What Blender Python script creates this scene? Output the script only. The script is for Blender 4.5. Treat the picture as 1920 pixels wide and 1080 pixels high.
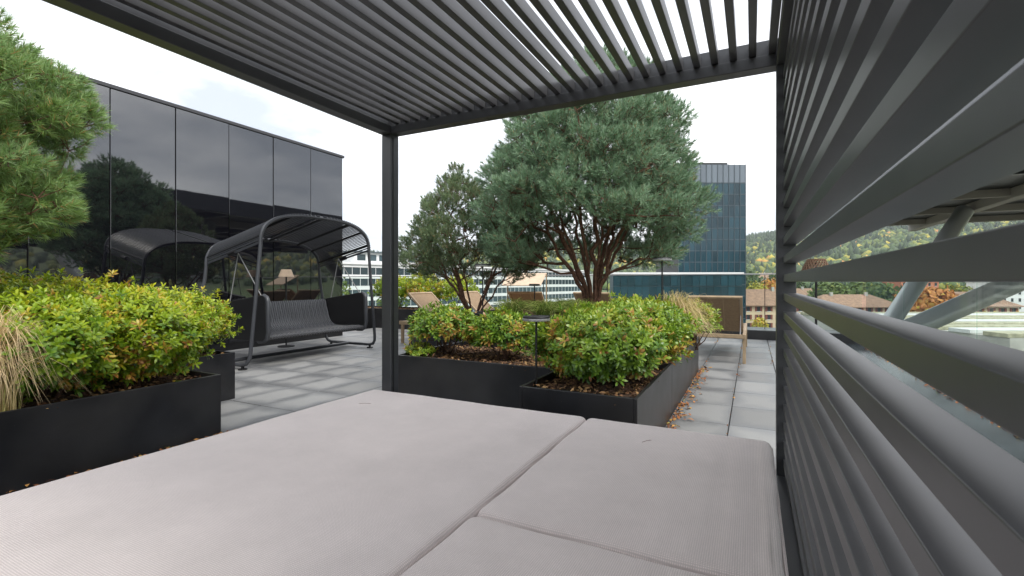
import bpy, bmesh, math, random
import numpy as np
from mathutils import Vector, Matrix
R = math.radians
for o in list(bpy.data.objects): bpy.data.objects.remove(o)
scene = bpy.context.scene
col = scene.collection
rng = np.random.default_rng(7)
random.seed(7)

# ------------------------------------------------------------------ camera
CAM_H = 1.07; YAW = 26.64; FPX = 897.0
cs, sn = math.cos(R(YAW)), math.sin(R(YAW))
cam_d = bpy.data.cameras.new('camera'); cam = bpy.data.objects.new('camera', cam_d); col.objects.link(cam)
cam.location = (0, 0, CAM_H); cam.rotation_euler = (R(90), 0, R(YAW))
cam_d.sensor_width = 36; cam_d.lens = 36*FPX/1920; cam_d.shift_y = -12/1920
cam_d.clip_start = 0.02; cam_d.clip_end = 9000
cam_d.dof.use_dof = True; cam_d.dof.focus_distance = 4.5; cam_d.dof.aperture_fstop = 22
scene.camera = cam
def at(px, py, d):
    r = (px-960)/FPX*d
    return Vector((r*cs-d*sn, r*sn+d*cs, CAM_H-(py-528)/FPX*d))

# ------------------------------------------------------------------ sky, sun, exposure
SUN_EL, SUN_AZ = 48.0, 110.0          # azimuth clockwise from +Y
world = bpy.data.worlds.new('World'); scene.world = world; world.use_nodes = True
nt = world.node_tree; nt.nodes.clear()
def N(nt, t, **kw):
    n = nt.nodes.new(t)
    for k, v in kw.items(): setattr(n, k, v)
    return n
sky = N(nt, 'ShaderNodeTexSky', sky_type='NISHITA'); sky.sun_disc = False
sky.sun_elevation = R(SUN_EL); sky.sun_rotation = R(SUN_AZ); sky.altitude = 450
tc = N(nt, 'ShaderNodeTexCoord'); mp = N(nt, 'ShaderNodeMapping'); mp.inputs['Scale'].default_value = (1.2, 1.2, 3.6)
nz = N(nt, 'ShaderNodeTexNoise'); nz.inputs['Scale'].default_value = 1.9; nz.inputs['Detail'].default_value = 9; nz.inputs['Roughness'].default_value = .55
rp = N(nt, 'ShaderNodeValToRGB')
rp.color_ramp.elements[0].position = .37; rp.color_ramp.elements[0].color = (.42, .445, .49, 1)
rp.color_ramp.elements[1].position = .63; rp.color_ramp.elements[1].color = (1, 1, 1.0, 1)
ml = N(nt, 'ShaderNodeMix', data_type='RGBA', blend_type='MULTIPLY'); ml.inputs[0].default_value = 1
ml.inputs[7].default_value = (9.0, 9.0, 9.0, 1)
mx = N(nt, 'ShaderNodeMix', data_type='RGBA'); mx.inputs[0].default_value = .88
bg = N(nt, 'ShaderNodeBackground'); bg.inputs['Strength'].default_value = .1
wo = N(nt, 'ShaderNodeOutputWorld')
L = nt.links.new
L(tc.outputs['Generated'], mp.inputs['Vector']); L(mp.outputs[0], nz.inputs['Vector']); L(nz.outputs['Fac'], rp.inputs[0])
L(rp.outputs[0], ml.inputs[6]); L(sky.outputs[0], mx.inputs[6]); L(ml.outputs[2], mx.inputs[7])
L(mx.outputs[2], bg.inputs[0]); L(bg.outputs[0], wo.inputs[0])
sd = bpy.data.lights.new('sun', 'SUN'); sd.energy = 1.3; sd.angle = R(24); sd.color = (1, .96, .9)
sun = bpy.data.objects.new('sun', sd); col.objects.link(sun)
sdir = Vector((math.sin(R(SUN_AZ))*math.cos(R(SUN_EL)), math.cos(R(SUN_AZ))*math.cos(R(SUN_EL)), math.sin(R(SUN_EL))))
sun.rotation_euler = sdir.to_track_quat('Z', 'Y').to_euler(); sun.location = (8, -4, 12)
vs = scene.view_settings; vs.view_transform = 'Standard'; vs.look = 'None'; vs.gamma = 1; vs.exposure = 1.3; vs.use_curve_mapping = False
scene.render.engine = 'CYCLES'
scene.cycles.max_bounces = 8; scene.cycles.transparent_max_bounces = 16

# ------------------------------------------------------------------ materials
def mat(name, base, rough=.5, metal=0, ior=1.5, noise=None, bump=None, objrand=0, transl=0, ramp=None, sheen=0):
    """noise=(scale, amount[, detail]) value variation; bump=(scale, strength, dist); ramp = list of (pos,color) on attribute 'tint'"""
    m = bpy.data.materials.new(name); m.use_nodes = True; t = m.node_tree; b = t.nodes['Principled BSDF']; lk = t.links.new
    b.inputs['Base Color'].default_value = (*base, 1); b.inputs['Roughness'].default_value = rough
    b.inputs['Metallic'].default_value = metal; b.inputs['IOR'].default_value = ior
    if sheen: b.inputs['Sheen Weight'].default_value = sheen
    src = None
    if ramp:
        a = N(t, 'ShaderNodeAttribute', attribute_name='tint'); r = N(t, 'ShaderNodeValToRGB'); e = r.color_ramp.elements
        while len(e) < len(ramp): e.new(.5)
        for q, (p, c) in zip(e, ramp): q.position = p; q.color = (*c, 1)
        lk(a.outputs['Fac'], r.inputs[0]); src = r.outputs[0]
    tcn = N(t, 'ShaderNodeTexCoord')
    if noise or objrand:
        hs = N(t, 'ShaderNodeHueSaturation'); hs.inputs['Color'].default_value = (*base, 1)
        if src: lk(src, hs.inputs['Color'])
        val = None
        if noise:
            n = N(t, 'ShaderNodeTexNoise'); n.inputs['Scale'].default_value = noise[0]; n.inputs['Detail'].default_value = noise[2] if len(noise) > 2 else 6
            lk(tcn.outputs['Object'], n.inputs['Vector'])
            mr = N(t, 'ShaderNodeMapRange'); mr.inputs[1].default_value = .3; mr.inputs[2].default_value = .7
            mr.inputs[3].default_value = 1-noise[1]; mr.inputs[4].default_value = 1+noise[1]
            lk(n.outputs['Fac'], mr.inputs[0]); val = mr.outputs[0]
        if objrand:
            oi = N(t, 'ShaderNodeObjectInfo'); mr2 = N(t, 'ShaderNodeMapRange'); mr2.inputs[3].default_value = 1-objrand; mr2.inputs[4].default_value = 1+objrand
            lk(oi.outputs['Random'], mr2.inputs[0])
            if val:
                mm = N(t, 'ShaderNodeMath', operation='MULTIPLY'); lk(val, mm.inputs[0]); lk(mr2.outputs[0], mm.inputs[1]); val = mm.outputs[0]
            else: val = mr2.outputs[0]
        lk(val, hs.inputs['Value']); src = hs.outputs[0]
    if src: lk(src, b.inputs['Base Color'])
    if bump:
        n = N(t, 'ShaderNodeTexNoise'); n.inputs['Scale'].default_value = bump[0]; n.inputs['Detail'].default_value = 5
        lk(tcn.outputs['Object'], n.inputs['Vector'])
        bp = N(t, 'ShaderNodeBump'); bp.inputs['Strength'].default_value = bump[1]; bp.inputs['Distance'].default_value = bump[2]
        lk(n.outputs['Fac'], bp.inputs['Height']); lk(bp.outputs[0], b.inputs['Normal'])
    if transl:
        tr = N(t, 'ShaderNodeBsdfTranslucent'); ms = N(t, 'ShaderNodeMixShader'); ms.inputs[0].default_value = transl
        if src: lk(src, tr.inputs['Color'])
        else: tr.inputs['Color'].default_value = (*base, 1)
        lk(b.outputs[0], ms.inputs[1]); lk(tr.outputs[0], ms.inputs[2]); lk(ms.outputs[0], t.nodes['Material Output'].inputs['Surface'])
    return m
M = {}
M['slat'] = mat('powder_coat_grey', (.062, .063, .068), .36, ior=1.6, noise=(9, .12), bump=(420, .05, .0006))
M['frame'] = mat('frame_dark_grey', (.04, .042, .047), .36, ior=1.6, noise=(6, .15), bump=(300, .05, .0006))
M['planter'] = mat('black_steel', (.012, .0125, .015), .34, noise=(5, .35), bump=(60, .06, .002))
def specks(m, scale, colr, thr=.72, rough=.6):
    t = m.node_tree; b = t.nodes['Principled BSDF']; lk = t.links.new; geo = N(t, 'ShaderNodeNewGeometry')
    a = N(t, 'ShaderNodeTexNoise'); a.inputs['Scale'].default_value = scale; a.inputs['Detail'].default_value = 3; lk(geo.outputs['Position'], a.inputs['Vector'])
    c = N(t, 'ShaderNodeTexNoise'); c.inputs['Scale'].default_value = 2.3; c.inputs['Detail'].default_value = 6; lk(geo.outputs['Position'], c.inputs['Vector'])
    r1 = N(t, 'ShaderNodeMapRange'); r1.inputs[1].default_value = thr; r1.inputs[2].default_value = thr+.05; lk(a.outputs['Fac'], r1.inputs[0])
    r2 = N(t, 'ShaderNodeMapRange'); r2.inputs[1].default_value = .4; r2.inputs[2].default_value = .75; r2.inputs[4].default_value = .35; lk(c.outputs['Fac'], r2.inputs[0])
    mx_ = N(t, 'ShaderNodeMath', operation='MAXIMUM'); lk(r1.outputs[0], mx_.inputs[0]); lk(r2.outputs[0], mx_.inputs[1])
    old = b.inputs['Base Color'].links[0].from_socket; m_ = N(t, 'ShaderNodeMix', data_type='RGBA'); lk(mx_.outputs[0], m_.inputs[0]); lk(old, m_.inputs[6]); m_.inputs[7].default_value = (*colr, 1); lk(m_.outputs[2], b.inputs['Base Color'])
    rr = N(t, 'ShaderNodeMapRange'); rr.inputs[3].default_value = b.inputs['Roughness'].default_value; rr.inputs[4].default_value = rough; lk(mx_.outputs[0], rr.inputs[0]); lk(rr.outputs[0], b.inputs['Roughness'])
specks(M['planter'], 75, (.06, .055, .05)); specks(M['slat'], 140, (.085, .083, .08), .76, .45); specks(M['frame'], 140, (.07, .07, .07), .76, .45)
M['tube'] = mat('swing_tube', (.045, .048, .055), .35, noise=(8, .1))
M['black'] = mat('black_matte', (.006, .006, .007), .5)
M['rope'] = mat('rope', (.25, .25, .25), .8)
M['teak'] = mat('lounger_wood', (.36, .26, .16), .6, noise=(14, .15))
M['textile'] = mat('lounger_textile', (.27, .185, .11), .8, noise=(30, .1), bump=(500, .2, .001))
M['shade'] = mat('shade_cream', (.62, .47, .34), .8, noise=(12, .1))
M['woven'] = mat('woven_brown', (.16, .09, .055), .8)
M['chrome'] = mat('lamp_disc', (.45, .45, .46), .3, metal=.6)
M['bark'] = mat('pine_bark', (.135, .066, .04), .9, noise=(26, .5), bump=(60, .9, .012))
M['twig'] = mat('shrub_twig', (.085, .045, .028), .9, noise=(30, .3))
M['soil'] = mat('mulch', (.075, .042, .024), .95, noise=(45, .7, 9), bump=(70, 1, .02))
M['chips'] = mat('bark_chips', (.2, .1, .05), .9, ramp=[(0, (.05, .025, .015)), (.5, (.2, .1, .045)), (1, (.42, .26, .11))])
M['litter'] = mat('dead_leaves', (.3, .12, .04), .8, ramp=[(0, (.12, .045, .02)), (.5, (.36, .13, .04)), (.85, (.5, .26, .07)), (1, (.3, .34, .06))])
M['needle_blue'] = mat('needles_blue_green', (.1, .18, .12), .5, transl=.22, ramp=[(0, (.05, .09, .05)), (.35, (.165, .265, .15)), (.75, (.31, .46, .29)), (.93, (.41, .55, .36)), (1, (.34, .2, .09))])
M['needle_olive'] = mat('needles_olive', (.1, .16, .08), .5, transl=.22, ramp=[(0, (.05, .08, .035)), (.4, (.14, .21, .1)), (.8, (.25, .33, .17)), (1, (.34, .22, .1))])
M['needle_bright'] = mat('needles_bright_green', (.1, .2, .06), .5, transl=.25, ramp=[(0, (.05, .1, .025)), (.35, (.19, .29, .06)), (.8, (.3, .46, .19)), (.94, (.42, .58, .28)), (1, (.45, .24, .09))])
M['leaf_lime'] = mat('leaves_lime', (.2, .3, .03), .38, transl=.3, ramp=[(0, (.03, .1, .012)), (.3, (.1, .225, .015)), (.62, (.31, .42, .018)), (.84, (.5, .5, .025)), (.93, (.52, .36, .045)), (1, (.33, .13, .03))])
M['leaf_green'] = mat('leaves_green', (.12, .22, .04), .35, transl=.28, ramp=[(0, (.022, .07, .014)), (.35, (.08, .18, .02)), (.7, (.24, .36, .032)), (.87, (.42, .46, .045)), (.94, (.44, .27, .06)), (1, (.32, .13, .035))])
M['grass'] = mat('grass_blades', (.2, .25, .06), .6, transl=.25, ramp=[(0, (.09, .17, .025)), (.45, (.24, .31, .06)), (.75, (.55, .46, .18)), (1, (.74, .56, .32))])
M['city_leaf'] = mat('city_foliage', (.1, .15, .04), .7, transl=.15, ramp=[(0, (.028, .055, .02)), (.3, (.07, .12, .03)), (.5, (.14, .19, .035)), (.7, (.5, .43, .045)), (.85, (.58, .27, .06)), (1, (.5, .2, .06))])
M['trunk_far'] = mat('far_trunk', (.08, .055, .04), .9)

def fabric():
    m = mat('cushion_fabric', (.645, .57, .545), .92, sheen=.25); t = m.node_tree; lk = t.links.new; b = t.nodes['Principled BSDF']
    tcn = N(t, 'ShaderNodeTexCoord'); w = []
    for d in ('X', 'Y'):
        wv = N(t, 'ShaderNodeTexWave', bands_direction=d); wv.inputs['Scale'].default_value = 62; wv.inputs['Distortion'].default_value = .8
        wv.inputs['Detail Scale'].default_value = 4
        lk(tcn.outputs['Object'], wv.inputs['Vector']); w.append(wv)
    mm = N(t, 'ShaderNodeMath', operation='MULTIPLY'); lk(w[0].outputs['Fac'], mm.inputs[0]); lk(w[1].outputs['Fac'], mm.inputs[1])
    n = N(t, 'ShaderNodeTexNoise'); n.inputs['Scale'].default_value = 3.2; n.inputs['Detail'].default_value = 10; n.inputs['Roughness'].default_value = .7
    lk(tcn.outputs['Object'], n.inputs['Vector'])
    mr = N(t, 'ShaderNodeMapRange'); mr.inputs[1].default_value = .3; mr.inputs[2].default_value = .7; mr.inputs[3].default_value = .9; mr.inputs[4].default_value = 1.07
    lk(n.outputs['Fac'], mr.inputs[0])
    mr2 = N(t, 'ShaderNodeMapRange'); mr2.inputs[3].default_value = .76; mr2.inputs[4].default_value = 1.2; lk(mm.outputs[0], mr2.inputs[0])
    m3 = N(t, 'ShaderNodeMath', operation='MULTIPLY'); lk(mr.outputs[0], m3.inputs[0]); lk(mr2.outputs[0], m3.inputs[1])
    hs = N(t, 'ShaderNodeHueSaturation'); hs.inputs['Color'].default_value = (.645, .57, .545, 1); lk(m3.outputs[0], hs.inputs['Value']); lk(hs.outputs[0], b.inputs['Base Color'])
    bp = N(t, 'ShaderNodeBump'); bp.inputs['Strength'].default_value = .5; bp.inputs['Distance'].default_value = .0015; lk(mm.outputs[0], bp.inputs['Height'])
    n2 = N(t, 'ShaderNodeTexNoise'); n2.inputs['Scale'].default_value = 6; n2.inputs['Detail'].default_value = 4; lk(tcn.outputs['Object'], n2.inputs['Vector'])
    bp2 = N(t, 'ShaderNodeBump'); bp2.inputs['Strength'].default_value = .12; bp2.inputs['Distance'].default_value = .01; lk(n2.outputs['Fac'], bp2.inputs['Height'])
    lk(bp2.outputs[0], bp.inputs['Normal']); lk(bp.outputs[0], b.inputs['Normal'])
    return m
M['fabric'] = fabric()

def wicker():
    m = mat('wicker', (.04, .042, .048), .5); t = m.node_tree; lk = t.links.new; b = t.nodes['Principled BSDF']
    tcn = N(t, 'ShaderNodeTexCoord'); mpn = N(t, 'ShaderNodeMapping'); lk(tcn.outputs['UV'], mpn.inputs[0])
    br = N(t, 'ShaderNodeTexBrick'); br.inputs['Scale'].default_value = 1; br.inputs['Brick Width'].default_value = .03; br.inputs['Row Height'].default_value = .022
    br.inputs['Mortar Size'].default_value = .004; br.inputs['Color1'].default_value = (.11, .112, .12, 1); br.inputs['Color2'].default_value = (.075, .078, .085, 1); br.inputs['Mortar'].default_value = (.008, .008, .01, 1)
    lk(tcn.outputs['Object'], mpn.inputs[0]); mpn.inputs['Rotation'].default_value = (0, R(90), 0)
    sx = N(t, 'ShaderNodeSeparateXYZ'); lk(tcn.outputs['Object'], sx.inputs[0])
    ad = N(t, 'ShaderNodeMath', operation='SUBTRACT'); lk(sx.outputs['X'], ad.inputs[0]); lk(sx.outputs['Z'], ad.inputs[1])
    cx = N(t, 'ShaderNodeCombineXYZ'); lk(sx.outputs['Y'], cx.inputs[1]); lk(ad.outputs[0], cx.inputs[0]); lk(cx.outputs[0], br.inputs['Vector'])
    lk(br.outputs['Color'], b.inputs['Base Color'])
    bp = N(t, 'ShaderNodeBump'); bp.invert = True; bp.inputs['Strength'].default_value = .8; bp.inputs['Distance'].default_value = .006; lk(br.outputs['Fac'], bp.inputs['Height']); lk(bp.outputs[0], b.inputs['Normal'])
    return m
M['wicker'] = wicker()

def paving():
    m = mat('concrete_slab', (.3, .3, .295), .6); t = m.node_tree; lk = t.links.new; b = t.nodes['Principled BSDF']
    tcn = N(t, 'ShaderNodeTexCoord'); oi = N(t, 'ShaderNodeObjectInfo')
    # drying edges: damp rim with an uneven outline, seen on each slab
    sp = N(t, 'ShaderNodeSeparateXYZ'); lk(tcn.outputs['Generated'], sp.inputs[0])
    def edge(o):
        a = N(t, 'ShaderNodeMath', operation='SUBTRACT'); lk(o, a.inputs[0]); a.inputs[1].default_value = .5
        c = N(t, 'ShaderNodeMath', operation='ABSOLUTE'); lk(a.outputs[0], c.inputs[0]); return c.outputs[0]
    e = N(t, 'ShaderNodeMath', operation='MAXIMUM'); lk(edge(sp.outputs['X']), e.inputs[0]); lk(edge(sp.outputs['Y']), e.inputs[1])
    geo = N(t, 'ShaderNodeNewGeometry')
    n = N(t, 'ShaderNodeTexNoise'); n.inputs['Scale'].default_value = 2.6; n.inputs['Detail'].default_value = 5; lk(geo.outputs['Position'], n.inputs['Vector'])
    ad = N(t, 'ShaderNodeMath', operation='MULTIPLY_ADD'); lk(n.outputs['Fac'], ad.inputs[0]); ad.inputs[1].default_value = .75; lk(e.outputs[0], ad.inputs[2])
    rp = N(t, 'ShaderNodeValToRGB'); rp.color_ramp.elements[0].position = .62; rp.color_ramp.elements[0].color = (.25, .25, .246, 1)
    rp.color_ramp.elements[1].position = .86; rp.color_ramp.elements[1].color = (.155, .158, .162, 1); lk(ad.outputs[0], rp.inputs[0])
    n2 = N(t, 'ShaderNodeTexNoise'); n2.inputs['Scale'].default_value = 160; n2.inputs['Detail'].default_value = 4; lk(geo.outputs['Position'], n2.inputs['Vector'])
    mr = N(t, 'ShaderNodeMapRange'); mr.inputs[1].default_value = .3; mr.inputs[2].default_value = .7; mr.inputs[3].default_value = .9; mr.inputs[4].default_value = 1.1; lk(n2.outputs['Fac'], mr.inputs[0])
    mr2 = N(t, 'ShaderNodeMapRange'); mr2.inputs[3].default_value = .82; mr2.inputs[4].default_value = 1.14; lk(oi.outputs['Random'], mr2.inputs[0])
    mm = N(t, 'ShaderNodeMath', operation='MULTIPLY'); lk(mr.outputs[0], mm.inputs[0]); lk(mr2.outputs[0], mm.inputs[1])
    hs = N(t, 'ShaderNodeHueSaturation'); lk(rp.outputs[0], hs.inputs['Color']); lk(mm.outputs[0], hs.inputs['Value']); lk(hs.outputs[0], b.inputs['Base Color'])
    rr = N(t, 'ShaderNodeMapRange'); rr.inputs[1].default_value = .6; rr.inputs[2].default_value = .9; rr.inputs[3].default_value = .7; rr.inputs[4].default_value = .38; lk(ad.outputs[0], rr.inputs[0]); lk(rr.outputs[0], b.inputs['Roughness'])
    bp = N(t, 'ShaderNodeBump'); bp.inputs['Strength'].default_value = .2; bp.inputs['Distance'].default_value = .002; lk(n2.outputs['Fac'], bp.inputs['Height']); lk(bp.outputs[0], b.inputs['Normal'])
    return m
M['paving'] = paving()
M['joint'] = mat('dark_joint', (.03, .028, .026), .9, noise=(8, .3))
M['black_glass'] = mat('black_glass', (.004, .004, .006), .02, ior=2.3, bump=(.7, .02, .02))
M['glass_cap'] = mat('cap_metal', (.05, .05, .055), .4)

def clear_glass(name, tint, refl=1.0):
    m = bpy.data.materials.new(name); m.use_nodes = True; t = m.node_tree; t.nodes.clear(); lk = t.links.new
    tr = N(t, 'ShaderNodeBsdfTransparent'); tr.inputs[0].default_value = (*tint, 1)
    gl = N(t, 'ShaderNodeBsdfGlossy'); gl.inputs['Roughness'].default_value = .01
    fr = N(t, 'ShaderNodeFresnel'); fr.inputs[0].default_value = 1.25
    ms = N(t, 'ShaderNodeMixShader'); o = N(t, 'ShaderNodeOutputMaterial')
    ge = N(t, 'ShaderNodeNewGeometry'); sb = N(t, 'ShaderNodeMath', operation='SUBTRACT'); sb.inputs[0].default_value = 1; lk(ge.outputs['Backfacing'], sb.inputs[1])
    mu = N(t, 'ShaderNodeMath', operation='MULTIPLY'); lk(fr.outputs[0], mu.inputs[0]); lk(sb.outputs[0], mu.inputs[1]); lk(mu.outputs[0], ms.inputs[0]); lk(tr.outputs[0], ms.inputs[1]); lk(gl.outputs[0], ms.inputs[2]); lk(ms.outputs[0], o.inputs[0])
    return m
M['rail_glass'] = clear_glass('balustrade_glass', (.93, .97, .955))
M['tower_glass'] = mat('tower_glass', (.012, .045, .062), .08, ior=1.42, objrand=.35)
M['tower_crown'] = mat('tower_crown_glass', (.14, .17, .2), .25, ior=1.5, objrand=.12)
M['mullion'] = mat('mullion', (.06, .085, .1), .5)
M['white_wall'] = mat('white_render', (.72, .73, .72), .8, noise=(.3, .06))
M['band_glass'] = mat('band_glass', (.05, .075, .085), .15, objrand=.3)
M['cream'] = mat('cream_render', (.62, .49, .33), .9, noise=(.25, .08))
M['tile_roof'] = mat('brown_tile_roof', (.27, .17, .115), .9, noise=(1.2, .25))
M['shutter'] = mat('shutter_red', (.2, .05, .035), .7)
M['pane'] = mat('window_pane', (.03, .035, .04), .15)
M['orange_wall'] = mat('orange_render', (.55, .2, .11), .9, noise=(.2, .08))
M['concrete'] = mat('pale_concrete', (.42, .42, .38), .9, noise=(.6, .15))
M['roof_strip'] = mat('roof_strip', (.36, .35, .24), .8, noise=(1.5, .3))
M['roof_light'] = mat('roof_pale', (.62, .64, .62), .6, noise=(1, .1))
M['canopy'] = mat('canopy_underside', (.022, .026, .034), .35, noise=(.4, .2))
M['beam'] = mat('canopy_beam', (.4, .37, .33), .6)
M['steel'] = mat('brushed_steel_tube', (.55, .56, .56), .3, metal=.35, bump=(.6, .15, .1))
M['ground'] = mat('city_ground', (.11, .115, .085), .95, noise=(.012, .5, 8))
M['hill'] = mat('hill_meadow', (.1, .13, .045), .95, noise=(.008, .4, 8))
M['water'] = mat('damp_gutter', (.05, .06, .065), .2, noise=(3, .4))

# ------------------------------------------------------------------ helpers
def link(o, parent=None):
    col.objects.link(o)
    if parent: o.parent = parent
    return o
def tag(o, label=None, cat=None, group=None, kind=None):
    if label: o['label'] = label
    if cat: o['category'] = cat
    if group: o['group'] = group
    if kind: o['kind'] = kind
    return o
def empty(name, loc, rz=0, label=None, cat=None, group=None):
    o = bpy.data.objects.new(name, None); o.empty_display_size = .1; o.location = loc; o.rotation_euler = (0, 0, rz); link(o)
    return tag(o, label, cat, group)
def inst(name, mesh, loc, parent=None, rot=(0, 0, 0)):
    o = bpy.data.objects.new(name, mesh); o.location = loc; o.rotation_euler = rot
    return link(o, parent)
class MB:
    def __init__(s): s.v = []; s.f = []
    def add(s, vs, fs):
        b = len(s.v); s.v += [tuple(p) for p in vs]; s.f += [tuple(i+b for i in f) for f in fs]; return s
    def box(s, x0, x1, y0, y1, z0, z1):
        return s.add([(x0,y0,z0),(x1,y0,z0),(x1,y1,z0),(x0,y1,z0),(x0,y0,z1),(x1,y0,z1),(x1,y1,z1),(x0,y1,z1)],
                     [(0,3,2,1),(4,5,6,7),(0,1,5,4),(1,2,6,5),(2,3,7,6),(3,0,4,7)])
    def tube(s, pts, rad, n=10, cap=True):
        pts = [Vector(p) for p in pts]; m = len(pts)
        if not hasattr(rad, '__len__'): rad = [rad]*m
        t0 = (pts[1]-pts[0]).normalized(); u = t0.orthogonal().normalized(); vs = []; fs = []
        for i, p in enumerate(pts):
            t = (pts[min(i+1, m-1)]-pts[max(i-1, 0)]).normalized()
            u = (u-t*u.dot(t)); u = u.normalized() if u.length > 1e-6 else t.orthogonal().normalized(); w = t.cross(u)
            for k in range(n):
                a = 2*math.pi*k/n; vs.append(p+(u*math.cos(a)+w*math.sin(a))*rad[i])
        for i in range(m-1):
            for k in range(n):
                a = i*n+k; b = i*n+(k+1) % n; fs.append((a, b, b+n, a+n))
        if cap: fs.append(tuple(range(n-1, -1, -1))); fs.append(tuple((m-1)*n+k for k in range(n)))
        return s.add(vs, fs)
    def lathe(s, prof, n=24, c=(0, 0, 0)):
        vs = []; fs = []; m = len(prof)
        for r, z in prof:
            for k in range(n):
                a = 2*math.pi*k/n; vs.append((c[0]+r*math.cos(a), c[1]+r*math.sin(a), c[2]+z))
        for i in range(m-1):
            for k in range(n):
                a = i*n+k; b = i*n+(k+1) % n; fs.append((a, b, b+n, a+n))
        fs.append(tuple(range(n-1, -1, -1))); fs.append(tuple((m-1)*n+k for k in range(n)))
        return s.add(vs, fs)
    def prism(s, poly, axis, a, b):
        """poly of 2D points extruded along axis from a to b"""
        n = len(poly)
        def P(p, h): return (h, p[0], p[1]) if axis == 'X' else (p[0], h, p[1]) if axis == 'Y' else (p[0], p[1], h)
        return s.add([P(p, a) for p in poly]+[P(p, b) for p in poly],
                     [tuple(range(n))[::-1], tuple(range(n, 2*n))]+[(i, (i+1) % n, (i+1) % n+n, i+n) for i in range(n)])
    def mesh(s, name, m, bevel=0, smooth=False, segs=2):
        me = bpy.data.meshes.new(name); me.from_pydata(s.v, [], s.f); me.materials.append(M[m] if isinstance(m, str) else m)
        bm = bmesh.new(); bm.from_mesh(me); bmesh.ops.recalc_face_normals(bm, faces=bm.faces)
        if bevel: bmesh.ops.bevel(bm, geom=list(bm.edges), offset=bevel, segments=segs, affect='EDGES', profile=.5, clamp_overlap=True)
        if smooth:
            for f in bm.faces: f.smooth = True
        bm.to_mesh(me); bm.free()
        if smooth: me.set_sharp_from_angle(angle=R(42))
        return me
    def build(s, name, m, parent=None, bevel=0, smooth=False, world=False, segs=2):
        if world and parent:
            off = parent.location.copy(); q = parent.parent
            while q: off += q.location; q = q.parent
            s.v = [(x-off.x, y-off.y, z-off.z) for x, y, z in s.v]
        return link(bpy.data.objects.new(name, s.mesh(name, m, bevel, smooth, segs)), parent)
def tri_mesh(name, V, T, m, tint=None, smooth=False):
    V = np.asarray(V, np.float32); T = np.asarray(T, np.int32)
    me = bpy.data.meshes.new(name); me.vertices.add(len(V)); me.vertices.foreach_set('co', V.ravel())
    me.loops.add(T.size); me.loops.foreach_set('vertex_index', T.ravel())
    me.polygons.add(len(T)); me.polygons.foreach_set('loop_start', np.arange(0, T.size, T.shape[1], dtype=np.int32))
    me.update(calc_edges=True); me.materials.append(M[m])
    if tint is not None:
        a = me.attributes.new('tint', 'FLOAT', 'POINT'); a.data.foreach_set('value', np.asarray(tint, np.float32))
    if smooth: me.polygons.foreach_set('use_smooth', np.ones(len(T), bool))
    return me
def unit(a): return a/np.maximum(np.linalg.norm(a, axis=-1, keepdims=True), 1e-9)
def perp(D):
    r = rng.normal(size=D.shape); return unit(r-D*(r*D).sum(-1, keepdims=True))

def needles(P, D, L=.1, k=40, nl=.06, w=.0035, tint=None):
    """pine shoots: k needles each, one thin triangle per needle"""
    n = len(P); P = np.repeat(P, k, 0); D = np.repeat(D, k, 0); tt = np.repeat(tint, k)
    t = rng.uniform(.0, 1, (n*k, 1))**.6; th = R(72)-t*R(52)+rng.normal(0, .16, (n*k, 1))
    d = unit(D*np.cos(th)+perp(D)*np.sin(th)); b = P+D*t*L
    ln = nl*rng.uniform(.7, 1.15, (n*k, 1)); s = perp(d)*w/2
    V = np.stack([b-s, b+s, b+d*ln], 1).reshape(-1, 3); T = np.arange(n*k*3).reshape(-1, 3)
    tv = np.clip(tt+rng.normal(0, .13, n*k), 0, .95); tv[rng.random(n*k) < .045] = 1
    return V, T, np.repeat(tv, 3)
def leaves(B, D, Nn, ln, wd, tint, curl=.12):
    """folded oval leaves, 4 triangles each"""
    S = unit(np.cross(D, Nn)); Nn = unit(np.cross(S, D)); ln = ln[:, None]; wd = wd[:, None]
    V = np.stack([B, B+D*ln*.38+S*wd*.85+Nn*wd*.3, B+D*ln*.38-S*wd*.85+Nn*wd*.3, B+D*ln*.72+S*wd*.95+Nn*(wd*.2-ln*curl*.4), B+D*ln*.72-S*wd*.95+Nn*(wd*.2-ln*curl*.4), B+D*ln-Nn*ln*curl], 1)
    base = np.array([[0, 2, 1], [1, 2, 4], [1, 4, 3], [3, 4, 5]])
    T = (np.arange(len(B))[:, None, None]*6+base[None]).reshape(-1, 3)
    return V.reshape(-1, 3), T, np.repeat(tint, 6)
def merge(parts):
    Vs, Ts, Ks, o = [], [], [], 0
    for V, T, K in parts: Vs.append(V); Ts.append(T+o); Ks.append(K); o += len(V)
    return np.concatenate(Vs), np.concatenate(Ts), np.concatenate(Ks)

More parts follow.
